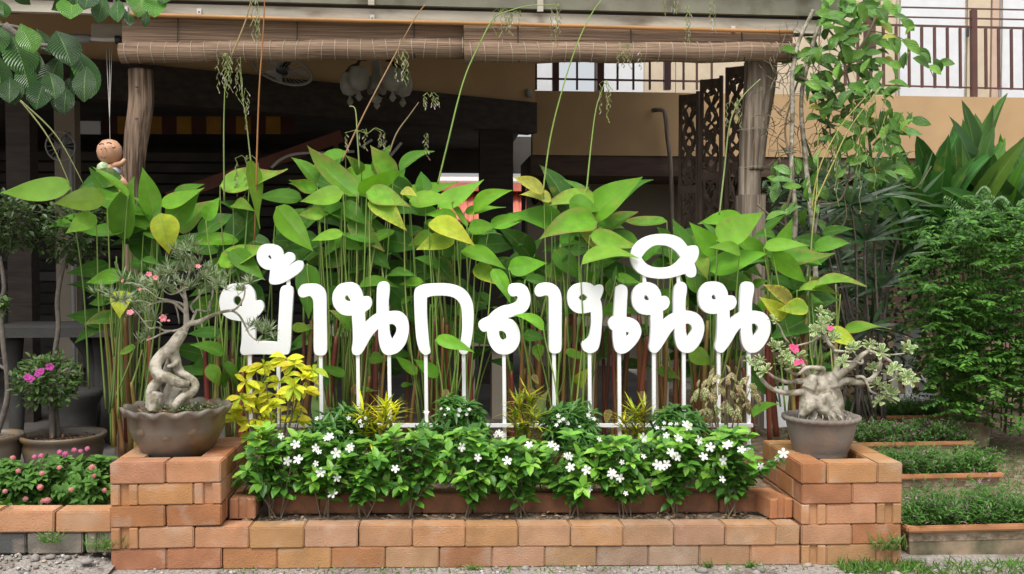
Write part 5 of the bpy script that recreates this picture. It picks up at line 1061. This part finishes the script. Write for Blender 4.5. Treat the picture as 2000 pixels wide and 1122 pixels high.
b = MB(); b.lathe([(.001,-17*s_),(10*s_,-14*s_),(14*s_,-2*s_),(12*s_,9*s_),(5*s_,15*s_),(.001,16*s_)], dp(203,332,-.03), 14); b.build('plaid_bag', dm, D, True)
for u, v in ((207,85),(214,80),(219,85)):
    b = MB(); b.tube([at(u,v,EY+.3), dp(214,230), dp(215,274)], .0022, 4); b.build('string', M['wire'], D)

# ------------------------------------------------------------------ chandelier and wall fan
CY = 3.6
ch = empty('chandelier', at(733, 118, CY), 'small chandelier with frosted glass shades under the blind', 'lamp'); s_ = 1/ppm(at(733,160,CY))
b = MB(); b.tube([at(735,20,CY), at(735,118,CY), at(735,175,CY)], [8*s_,9*s_,12*s_], 10, 3); b.build('stem', M['frosted'], ch, True)
b = MB(); b.lathe([(.001,-14*s_),(9*s_,-10*s_),(12*s_,0),(8*s_,10*s_),(.001,12*s_)], at(735,190,CY), 14); b.build('finial', M['frosted'], ch, True)
for k in range(5):
    a = k*2*math.pi/5+.35; c0 = at(735,182,CY); R_ = 54*s_; e = c0+V((math.cos(a)*R_, math.sin(a)*R_, 0))
    b = MB(); b.tube([c0, c0.lerp(e,.5)+V((0,0,-10*s_)), e+V((0,0,4*s_)), e+V((math.cos(a)*14*s_, math.sin(a)*14*s_, 26*s_)), e+V((0,0,52*s_)), e+V((-math.cos(a)*20*s_,-math.sin(a)*20*s_,58*s_))], 2.6*s_, 6, 4); arm = b.build('arm', M['brass'], ch, True)
    b = MB(); b.lathe([(4*s_,-4*s_),(14*s_,0),(19*s_,10*s_),(20*s_,24*s_),(16*s_,36*s_),(17*s_,40*s_),(15*s_,40*s_),(14*s_,36*s_)], e, 14); b.build('glass_shade', M['frosted'], arm, True)
    b = MB(); b.lathe([(.001,-24*s_),(3*s_,-22*s_),(7*s_,-16*s_),(3*s_,-8*s_),(2*s_,0)], e, 10); b.build('glass_drop', M['frosted'], arm, True)
fn = empty('wall_fan', at(552, 138, 3.9), 'round wall fan tilted down in the shade behind the left blind', 'fan'); c0 = at(552,136,3.9); s_ = 1/ppm(c0)
Tm = Matrix.Translation(c0) @ Matrix.Rotation(math.radians(12),4,'Y') @ Matrix.Rotation(math.radians(-18),4,'X')
def tadd(prof, n=32): 
    b = MB(); b.lathe(prof, V((0,0,0)), n); b.v = [tuple(Tm @ V(p)) for p in b.v]; return b
tadd([(58*s_,-3*s_),(61*s_,0),(58*s_,4*s_),(55*s_,0),(58*s_,-3*s_)]).build('guard_rim', M['frosted'], fn, True)
tadd([(.001,-8*s_),(12*s_,-6*s_),(12*s_,6*s_),(.001,8*s_)], 16).build('hub', M['dark_metal'], fn, True)
for k in range(28):
    a = k*2*math.pi/28; b = MB(); b.tube([Tm @ V((12*s_*math.cos(a),12*s_*math.sin(a),-5*s_)), Tm @ V((58*s_*math.cos(a+.12),58*s_*math.sin(a+.12),-2*s_))], .0025, 3); b.build('guard_wire', M['frosted'], fn)
for k in range(3):
    a = k*2.094; b = MB(); vsb = [Tm @ V((r0*s_*math.cos(a+da), r0*s_*math.sin(a+da), dz*s_)) for r0, da, dz in ((10,-.3,-2),(50,-.42,-3),(52,.3,4),(10,.35,3))]; b.add(vsb+[q+V((0,0,.004)) for q in vsb], [(0,1,2,3),(7,6,5,4),(0,4,5,1),(1,5,6,2),(2,6,7,3),(3,7,4,0)]); b.build('fan_blade', M['plastic_grey'], fn)
b = MB(); b.tube([c0, c0+V((0,.25,.1)), c0+V((0,1.0,.5))], .03, 8, 2); b.build('bracket', M['dark_metal'], fn, True)
# ------------------------------------------------------------------ climbing vine on the right corner
vp = at(1560, 900, 1.75); vp.z = .2
vn = empty('climbing_vine', vp, 'woody climbing vine with glossy leaves winding up past the right corner post', 'vine')
rs = random.Random(21); VY = 1.75
for pts, rr in (([(1548,880),(1552,700),(1545,560),(1552,430),(1546,330),(1550,220),(1548,140),(1560,80),(1590,20)],.022), ([(1590,880),(1586,700),(1592,600),(1590,480),(1582,400),(1574,300),(1566,200),(1580,120),(1600,40)],.022),
                ([(1560,900),(1575,760),(1590,660),(1580,560),(1588,470),(1600,400)],.014), ([(1540,600),(1550,500),(1535,430),(1550,340),(1535,250),(1560,150)],.010), ([(1600,400),(1640,390),(1660,330),(1650,270),(1690,190)],.007),
                ([(1480,400),(1510,425),(1545,450),(1560,480)],.007), ([(1600,480),(1640,450),(1652,420),(1645,370)],.006), ([(1590,420),(1620,370),(1680,345),(1740,350),(1785,368),(1820,325)],.005),
                ([(1560,150),(1610,170),(1650,140),(1700,60),(1720,0)],.012), ([(1600,40),(1640,90),(1660,160),(1690,240)],.008), ([(1700,60),(1760,75),(1800,110),(1825,155)],.004), ([(1548,230),(1520,270),(1525,320)],.004), ([(1640,340),(1680,290),(1700,300)],.005)):
    b = MB(); P_ = [at(u+rs.uniform(-2,2),v,VY+rs.uniform(-.05,.05)) for u,v in pts]; n = len(P_); b.tube(P_, [rr*(1-.5*i/n)*rs.uniform(.85,1.15) for i in range(n)], 7, 6); b.build('branch', M['bark_grey'] if rr > .012 else M['twig'], vn, True)
b = MB()                                                                    # tangle of bare twigs under the roof corner
for i in range(110):
    u, v = rs.uniform(1505,1640), rs.uniform(90,330); a = rs.uniform(0,6.28); pts = [(u,v)]
    for k in range(4): a += rs.uniform(-.9,.9); u += math.cos(a)*14; v += math.sin(a)*16; pts.append((u,v))
    b.tube([at(x,y,VY+rs.uniform(-.1,.15)) for x,y in pts], [.003,.003,.002,.002,.001], 4, 3)
kind(b.build('twigs', M['twig'], vn), 'stuff')
blobs = [(1660,20,45,35,26),(1720,15,40,30,20),(1640,70,45,35,20),(1690,110,55,40,24),(1650,170,55,45,24),(1700,180,35,40,16),(1620,130,35,50,10),(1690,250,45,45,22),(1640,240,40,45,16),(1740,250,40,35,14),(1690,300,40,30,12),(1770,240,25,12,5),(1755,65,35,25,7),(1790,100,18,14,4),(1820,130,12,15,4),(1560,390,35,40,12),(1575,330,30,25,8),(1600,210,30,60,12),(1730,330,30,22,9),(1520,350,14,25,6),(1640,330,40,25,9),(1570,130,22,40,8)]
vg = [(.13,.31,.04),(.095,.24,.03),(.19,.40,.06),(.075,.19,.03),(.16,.34,.09)]
for u0, v0, ru, rv, n in blobs:
    for i in range(int(n*1.25)):
        u, v = u0+rs.gauss(0,.55)*ru, v0+rs.gauss(0,.55)*rv; Y = VY+rs.uniform(-.3,.25); a = rs.uniform(0,6.28); L = rs.uniform(28,50); j = rs.uniform(.8,1.25); c = rs.choice(vg)
        if rs.random() < .03: c = (.33,.35,.04)
        place_leaf(vn, at(u,v,Y), at(u+math.cos(a)*L, v+math.sin(a)*L*.8+4, Y+rs.uniform(-.06,.06)), rs.uniform(.2,.48), rs.choice(ELL), tuple(q*j for q in c), .5)

# ------------------------------------------------------------------ fan palm, broad strap leaved plants, tall hedge bush
pp = at(1690, 720, 3.2); pp.z = .05
pal = empty('fan_palm', pp, 'dark clump of fan palm with narrow drooping leaflets behind the vine', 'palm')
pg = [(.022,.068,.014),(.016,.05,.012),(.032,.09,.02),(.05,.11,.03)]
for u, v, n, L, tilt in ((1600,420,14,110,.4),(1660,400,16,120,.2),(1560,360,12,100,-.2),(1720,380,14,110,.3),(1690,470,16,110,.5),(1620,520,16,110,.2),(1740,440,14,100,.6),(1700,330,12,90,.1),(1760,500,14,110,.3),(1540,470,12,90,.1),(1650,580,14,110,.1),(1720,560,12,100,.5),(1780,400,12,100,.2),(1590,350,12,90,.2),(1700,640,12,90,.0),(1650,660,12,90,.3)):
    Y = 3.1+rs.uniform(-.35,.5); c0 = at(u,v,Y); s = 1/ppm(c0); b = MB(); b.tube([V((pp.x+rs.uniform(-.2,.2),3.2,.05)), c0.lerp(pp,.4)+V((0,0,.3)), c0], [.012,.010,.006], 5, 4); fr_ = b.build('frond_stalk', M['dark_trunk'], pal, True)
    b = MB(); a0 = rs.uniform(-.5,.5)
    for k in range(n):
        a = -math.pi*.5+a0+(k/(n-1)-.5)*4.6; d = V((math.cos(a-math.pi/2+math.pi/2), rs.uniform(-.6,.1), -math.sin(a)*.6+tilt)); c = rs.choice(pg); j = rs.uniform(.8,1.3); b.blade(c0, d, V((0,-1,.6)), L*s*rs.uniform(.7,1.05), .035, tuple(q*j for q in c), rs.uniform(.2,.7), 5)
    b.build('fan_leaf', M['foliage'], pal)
dp_ = at(1880, 560, 3.9); dp_.z = .05
dr = empty('strap_leaved_plant', dp_, 'tall plant with broad upright strap leaves against the ochre balcony wall', 'plant')
SL = [(1850,430,1790,265,.30,'d'),(1840,430,1845,275,.3,'d'),(1870,400,1862,245,.28,'d'),(1890,400,1880,240,.28,'d'),(1905,420,1878,195,.16,'d'),(1910,400,1968,182,.15,'m'),(1900,430,1940,205,.1,'m'),(1880,480,1920,300,.34,'m'),(1895,470,1930,250,.28,'m'),(1900,500,1890,280,.3,'p'),(1930,470,2010,260,.22,'d'),(1940,480,2020,285,.3,'d'),(1950,500,2030,330,.3,'m'),(1860,470,1830,330,.3,'m'),(1840,480,1768,340,.25,'d'),(1910,450,1950,285,.3,'d'),(1920,470,1935,270,.3,'d'),(1870,500,1810,300,.3,'d'),(1820,450,1780,320,.3,'d'),(1960,470,1990,300,.3,'d'),(1900,520,1960,380,.35,'b'),(1855,500,1850,360,.32,'d'),(1960,520,2040,420,.3,'m'),(1800,470,1740,400,.25,'d'),(1790,520,1720,470,.2,'d'),(1790,540,1870,440,.3,'d'),(1940,500,1905,330,.3,'m')]
GD = {'d': (.042,.12,.024), 'm': (.065,.17,.025), 'b': (.14,.26,.03), 'p': (.30,.34,.12)}
for u0, v0, u1, v1, r_, k in SL:
    Y = 3.9+rs.uniform(-.35,.35); bs = at(u0,v0,Y); place_leaf(dr, bs, at(u1,v1,Y+rs.uniform(-.25,.15)), r_*.9, rs.choice(STR), tuple(x*rs.uniform(.85,1.2) for x in GD[k]), .17, wmax=2.2)
    b = MB(); b.tube([bs, V((dp_.x+(bs.x-dp_.x)*.4, Y, .05))], [.012,.018], 6); o = b.build('leaf_stalk', M['stalk'], dr); o.color = (.10,.16,.04,1)
for cu_, cv_, n_ in ((1835,440,13),(1905,420,15),(1965,440,14),(1790,460,13),(2015,430,9)):
    for k in range(n_):
        an = math.radians(-90+(k/(n_-1)-.5)*rs.uniform(95,125)+rs.uniform(-8,8)); L_ = rs.uniform(120,215)*(1-.25*abs(k/(n_-1)-.5)); Y = 3.75+rs.uniform(-.4,.4); bs = at(cu_+rs.uniform(-15,15), cv_+rs.uniform(0,40), Y)
        place_leaf(dr, bs, at(cu_+math.cos(an)*L_*1.05, cv_+math.sin(an)*L_, Y+rs.uniform(-.3,.15)), rs.uniform(.10,.22), rs.choice(STR), tuple(x*rs.uniform(.9,1.7) for x in GD[rs.choice('dddmm')]), .17, wmax=2.0)
# tall bush of layered small leaves on thin canes
hb = at(1905, 790, 2.7); hb.z = .0
hg = empty('tall_hedge_bush', hb, 'tall bright green bush with layered small leaves and thin canes at the right edge', 'bush')
b = MB()
for i in range(12):
    u = rs.uniform(1840,2060); v1 = rs.uniform(420,640); Y = 3.0+rs.uniform(-.1,.4); p0 = at(u+rs.uniform(-15,15), 800, Y); p0.z = 0; b.tube([p0, p0.lerp(at(u,v1,Y),.5)+V((rs.uniform(-.05,.05),0,0)), at(u,v1,Y)], [.007,.006,.003], 5, 3, (.10,.11,.04) if i % 3 else (.14,.12,.08))
b.build('cane', M['bark_chip'], hg)
fo = MB(); hc_ = [(.085,.225,.03),(.06,.165,.025),(.12,.29,.04),(.04,.115,.02)]
for i in range(900):                                                         # flat leafy sprays in layers
    u, v = rs.uniform(1790,2070), 405+(395 if i % 3 else 420)*rs.random()**.8
    if v > 740 and rs.random() < .25: continue
    if u-1790 < abs(v-570)*.25-14: continue
    Y = 2.6+rs.uniform(-.45,.5); c0 = at(u,v,Y); a = rs.uniform(0,6.28); d = V((math.cos(a), math.sin(a)*.8-.2, rs.uniform(-.25,.2))).normalized(); L_ = rs.uniform(.16,.34); dk_ = rs.uniform(.7,1.2)
    sd_ = d.cross(V((0,0,1))).normalized()
    for k in range(9):
        p = c0+d*(L_*k/9)+V((0,0,-.10*L_*(k/9)**2)); 
        for sg in (-1,1):
            c = rs.choice(hc_); j = rs.uniform(.8,1.25)*dk_; l = rs.uniform(.032,.058)
            fo.leaf(p, sd_*sg+d*rs.uniform(.2,.8)+V((0,0,rs.uniform(-.5,.2))), V((rs.uniform(-.3,.3),-.4,1)), l, l*.55, tuple(q*j for q in c), .2, .2)
kind(fo.build('foliage', M['foliage'], hg), 'stuff')
fo = MB()                                                                    # fine fronds rising through it
for i in range(40):
    u0, v0 = rs.uniform(1840,2010), rs.uniform(380,480); Y = 2.9; d = V((rs.uniform(-1,1), rs.uniform(-.4,0), rs.uniform(-.2,.8))).normalized(); p0 = at(u0,v0,Y)
    for k in range(16):
        p = p0+d*(.02*k)-V((0,0,.0012*k*k)); sd_ = d.cross(V((0,-1,.3))).normalized()
        for sgn in (-1,1): fo.leaf(p, sd_*sgn+d*.4, V((0,-.5,1)), .045*(1-.035*k), .014, rs.choice(hc_), .1, .2)
kind(fo.build('frond', M['foliage'], hg), 'stuff')
# dim greenery filling between palm, hedge and house
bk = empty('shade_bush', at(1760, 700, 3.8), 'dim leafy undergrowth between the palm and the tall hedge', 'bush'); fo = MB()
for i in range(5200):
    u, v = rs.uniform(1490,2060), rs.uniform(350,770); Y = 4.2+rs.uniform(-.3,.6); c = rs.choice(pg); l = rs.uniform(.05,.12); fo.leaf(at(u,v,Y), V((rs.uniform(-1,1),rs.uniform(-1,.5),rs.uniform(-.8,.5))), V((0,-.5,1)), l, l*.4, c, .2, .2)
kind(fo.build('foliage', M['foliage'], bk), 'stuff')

# ------------------------------------------------------------------ planter trays with heather
def tray(u0, Lm, vr, Y, label, seed, hgt=.17, dep=.26, fl=1.0, cut=None):
    p0 = at(u0, vr, Y); z1 = p0.z; z0 = z1-hgt; x0, x1 = p0.x, p0.x+Lm; rt = empty('planter_tray', V(((x0+x1)/2, Y+dep/2, z0)), label, 'planter', 'rectangular clay planter trays on the right')
    b = MB(); t = .022; q = .018
    def ring(ins, z): return [(x0+ins, Y+ins, z),(x1-ins, Y+ins, z),(x1-ins, Y+dep-ins, z),(x0+ins, Y+dep-ins, z)]
    rs_ = [ring(q+.015, z0), ring(q, z1-.03)]; vs = rs_[0]+rs_[1]; b.add(vs, [(0,1,5,4),(1,2,6,5),(2,3,7,6),(3,0,4,7),(3,2,1,0)]); b.build('tray_body', M['tray'], rt)
    bm = bmesh.new(); rr = [ring(0, z1-.03), ring(0, z1), ring(.03, z1), ring(.035, z1-.04)]; vv = [[bm.verts.new(p) for p in r] for r in rr]
    for i in range(3):
        for k in range(4): bm.faces.new((vv[i][k], vv[i][(k+1)%4], vv[i+1][(k+1)%4], vv[i+1][k]))
    for k in range(4): bm.faces.new((vv[3][k], vv[3][(k+1)%4], vv[0][(k+1)%4], vv[0][k]))
    bmesh.ops.bevel(bm, geom=[e for e in bm.edges], offset=.007, segments=2, affect='EDGES')
    me = bpy.data.meshes.new('rim'); bm.to_mesh(me); bm.free(); me.materials.append(M['terracotta']); me.transform(Matrix.Translation((-(x0+x1)/2, -Y-dep/2, -z1))); o = bpy.data.objects.new('rim', me); link(o, rt, V(((x0+x1)/2, Y+dep/2, z1)))
    b = MB(); b.box((x0+.02, Y+.02, z1-.08), (x1-.02, Y+dep-.02, z1-.03)); b.build('soil', M['soil'], rt)
    rs2 = random.Random(seed); fo = MB(); cols = [(.10,.23,.045),(.07,.165,.035),(.13,.28,.06),(.085,.20,.04)]; n = int(Lm*950)
    for i in range(n):
        x = rs2.uniform(x0+.02, x1-.02); y = rs2.uniform(Y+.045, Y+dep); p = V((x, y, z1-.03)); d = V((rs2.gauss(0,.55), rs2.gauss(0,.35)-.02, 1)).normalized(); Ls = rs2.uniform(.1,.29)*(.75+.5*mnoise.noise((x*6,y*6,seed)))*(1-.35*abs((x-x0)/Lm-.5)); P_ = [p, p+d*Ls*.5, p+d*Ls+V((d.x*.03,d.y*.03,-.015))]
        for k in range(16):
            tt = .2+.8*k/15; c0 = P_[0].lerp(P_[1], tt*2) if tt < .5 else P_[1].lerp(P_[2], tt*2-1); c = rs2.choice(cols); j = rs2.uniform(.75,1.3); l = rs2.uniform(.018,.036)
            if rs2.random() < .05*fl: c = (.42,.20,.32)
            fo.leaf(c0, V((rs2.uniform(-1,1),rs2.uniform(-1,1),rs2.uniform(-.2,.9))), V((0,-.3,1)), l, l*.26, tuple(q_*j for q_ in c), .1, .1)
    kind(fo.build('foliage', M['foliage_matt'], rt), 'stuff'); return rt
tray(1772, .98, 1030, .12, 'nearest clay planter tray with low green heather, at the lower right', 1, .18)
tray(1668, .96, 930, 1.15, 'second nearest clay planter tray, behind the lowest one', 2, .17)
tray(1664, .93, 866, 2.2, 'third clay planter tray with pinkish heather, in front of the round pot', 3, .17, fl=2.5)
tray(1655, .9, 814, 3.3, 'farthest clay planter tray below the white garden chair', 4, .17, fl=1.5)
rp, p, r = round_pot(1893, 818, 42, 2.95, 'plain round clay pot half hidden behind the heather trays', .34, 'tray', 9, 'clay_pot', 'pot')
# white garden chair behind the trays
wc = empty('garden_chair', at(1765, 800, 4.0), 'white slatted garden chair half hidden below the palm', 'chair'); y0 = 4.0
for u in (1724, 1747, 1774, 1802): b = MB(); b.beam(at(u,790,y0), at(u,730,y0), .06, .02, (0,1,0)); b.build('front_slat', M['white_paint'], wc)
b = MB(); b.beam(at(1700,779,y0-.03), at(1850,775,y0-.03), .03, .06); b.build('front_rail', M['white_paint'], wc)
for u0, u1 in ((1750,1758),(1772,1790)): b = MB(); b.beam(at(u0,740,y0+.3), at(u1,640,y0+.4), .1, .02, (0,1,0)); b.build('back_slat', M['white_paint'], wc)
b = MB(); b.beam(at(1815,735,y0+.05), at(1822,700,y0+.05), .03, .05); b.build('arm_post', M['white_paint'], wc)
wf = MB(); wf.beam(at(1455,800,2.4), at(1560,792,2.4), .03, .3); tag(wf.build('white_board', M['white_paint']), 'low white board behind the right grey pot', 'board')

# ------------------------------------------------------------------ ground cover
rs = random.Random(31); b = MB(); ico = None
bm = bmesh.new(); bmesh.ops.create_icosphere(bm, subdivisions=1, radius=1); iv = [v.co.copy() for v in bm.verts]; fi = [tuple(v.index for v in f.verts) for f in bm.faces]; bm.free()
def pebbles(n, x0, x1, y0, y1, s0, s1, zf):
    b = MB()
    for i in range(n):
        x, y = rs.uniform(x0,x1), rs.uniform(y0,y1); s = rs.uniform(s0,s1)*(2.2 if rs.random() < .06 else (.6 if rs.random() < .5 else 1)); sc = V((rs.uniform(.7,1.4), rs.uniform(.7,1.3), rs.uniform(.45,.8)))*s; q = Matrix.Rotation(rs.uniform(0,6.28),3,'Z'); k = rs.uniform(.55,1.25); c = rs.choice([(.30,.28,.25),(.36,.33,.30),(.22,.20,.18),(.33,.27,.22),(.42,.41,.39)])
        b.add([q @ V((v.x*sc.x*rs.uniform(.85,1.1), v.y*sc.y, v.z*sc.z)) + V((x, y, zf(x,y)+sc.z*.45)) for v in iv], fi, tuple(m_*k for m_ in c))
    return b
kind(pebbles(2600, -3.2, 2.9, -.7, .0, .004, .013, lambda x,y: gz(x)).build('pebbles', M['stone'], smooth_=True), 'stuff')
# bank of gravel below the left border wall
bank = MB(); vs = []; nx_, ny_ = 40, 12
for j in range(ny_+1):
    for i in range(nx_+1):
        x = -3.4+(1.95)*i/nx_; y = -.55+.72*j/ny_; vs.append((x, y, gz(x)+.058*min(1,max(0,(y+.45)/.45))*min(1,max(0,(-1.30-x)/.35))+.006*mnoise.noise((x*12,y*12,0))-.004))
bank.add(vs, [(j*(nx_+1)+i, j*(nx_+1)+i+1, (j+1)*(nx_+1)+i+1, (j+1)*(nx_+1)+i) for j in range(ny_) for i in range(nx_)]); kind(bank.build('gravel_bank', M['gravel'], smooth_=True), 'structure')
kind(pebbles(1500, -3.3, -1.48, -.5, .06, .004, .013, lambda x,y: gz(x)+.058*min(1,max(0,(y+.45)/.45))).build('pebbles', M['stone'], smooth_=True), 'stuff')
kind(pebbles(420, -.95, 1.75, .125, .24, .003, .010, lambda x,y: gz(x)+.183).build('soil_crumbs', M['soil'], smooth_=True), 'stuff')
gl = MB(); gcs = [(.10,.24,.035),(.075,.19,.03),(.13,.28,.05),(.20,.26,.08)]
def grass(n, x0, x1, y0, y1, h, zf):
    for i in range(n):
        x, y = rs.uniform(x0,x1), rs.uniform(y0,y1)
        c = rs.choice(gcs); j = rs.uniform(.7,1.25); gl.blade(V((x,y,zf(x))), V((rs.gauss(0,.8),rs.gauss(0,.8)-.1,1)), V((rs.uniform(-1,1),rs.uniform(-1,1),.2)), h*rs.uniform(.5,1.3), .008, tuple(q*j for q in c), rs.uniform(.1,.6), 3)
grass(2400, 2.28, 3.6, -.6, .02, .045, gz); grass(500, 1.95, 2.35, -.14, 0, .05, gz); grass(3000, 2.6, 4.8, 1.3, 5.0, .08, gz); grass(7000, 3.2, 4.5, 1.2, 4.0, .07, gz); grass(160, -1.0, 1.9, -.09, -.01, .025, gz)
kind(gl.build('grass', M['foliage_matt']), 'stuff')
lw_ = MB(); lw_.add([(2.34,.45,gz(2.34)+.006),(9,.45,gz(4)+.006),(9,6.3,gz(4)+.006),(1.9,6.3,gz(1.9)+.006)], [(0,1,2,3)]); kind(lw_.build('garden_soil', M['soil']), 'structure')
for u, v, n, h, lab in ((1382,1098,10,.06,'small leafy weed at the foot of the low front wall'),(1466,1096,12,.05,'tiny leafy weed near the right end of the low front wall'),(925,1106,9,.05,'thin weed at the foot of the middle of the front wall'),(1738,1075,26,.12,'tuft of long grass at the right corner of the right pedestal'),(205,1075,26,.10,'leafy weed between the border wall and the left pedestal'),(100,1060,14,.08,'creeping weed on the grey border bricks')):
    p = at(u, v, -.03 if u > 250 else .02); b = MB()
    if v > 1090: p.z = gz(p.x)
    for i in range(n*2):
        p_ = p+V((rs.gauss(0,h*.35), rs.uniform(-.012,.004), 0)); b.blade(p_, V((rs.gauss(0,.6),rs.uniform(-.8,.2),1)), V((rs.uniform(-1,1),-.5,.3)), h*rs.uniform(.4,1.1), .006, rs.choice(gcs), rs.uniform(.1,.6), 3)
        if i % 3 == 0: b.leaf(p_+V((0,-.004,h*rs.uniform(.15,.6))), V((rs.uniform(-1,1),rs.uniform(-1,.2),rs.uniform(.0,.6))), V((0,-.5,1)), .018, .010, rs.choice(gcs), .2, .3)
    tag(b.build('weed', M['foliage']), lab, 'weed')
lv = MB()
for i in range(170):
    x, y = rs.uniform(-.95,1.75), rs.uniform(.12,.24); l = rs.uniform(.012,.04); lv.leaf(V((x,y,gz(x)+.195+rs.uniform(0,.008))), V((rs.uniform(-1,1),rs.uniform(-1,1),rs.uniform(-.1,.3))), V((rs.uniform(-.4,.4),-.2,1)), l, l*.45, rs.choice([(.24,.17,.10),(.16,.10,.06),(.32,.25,.16),(.12,.09,.06)]), .3, .2)
kind(lv.build('leaf_litter', M['bark_chip']), 'stuff')
hz_ = MB(); hz_.tube([at(1700,937,2.0), at(1850,940,1.9), at(1960,941,1.8), at(2060,945,1.7)], .012, 7, 6); tag(hz_.build('garden_hose', M['plastic_grey'], smooth_=True), 'grey garden hose lying on the ground behind the second planter tray', 'hose')
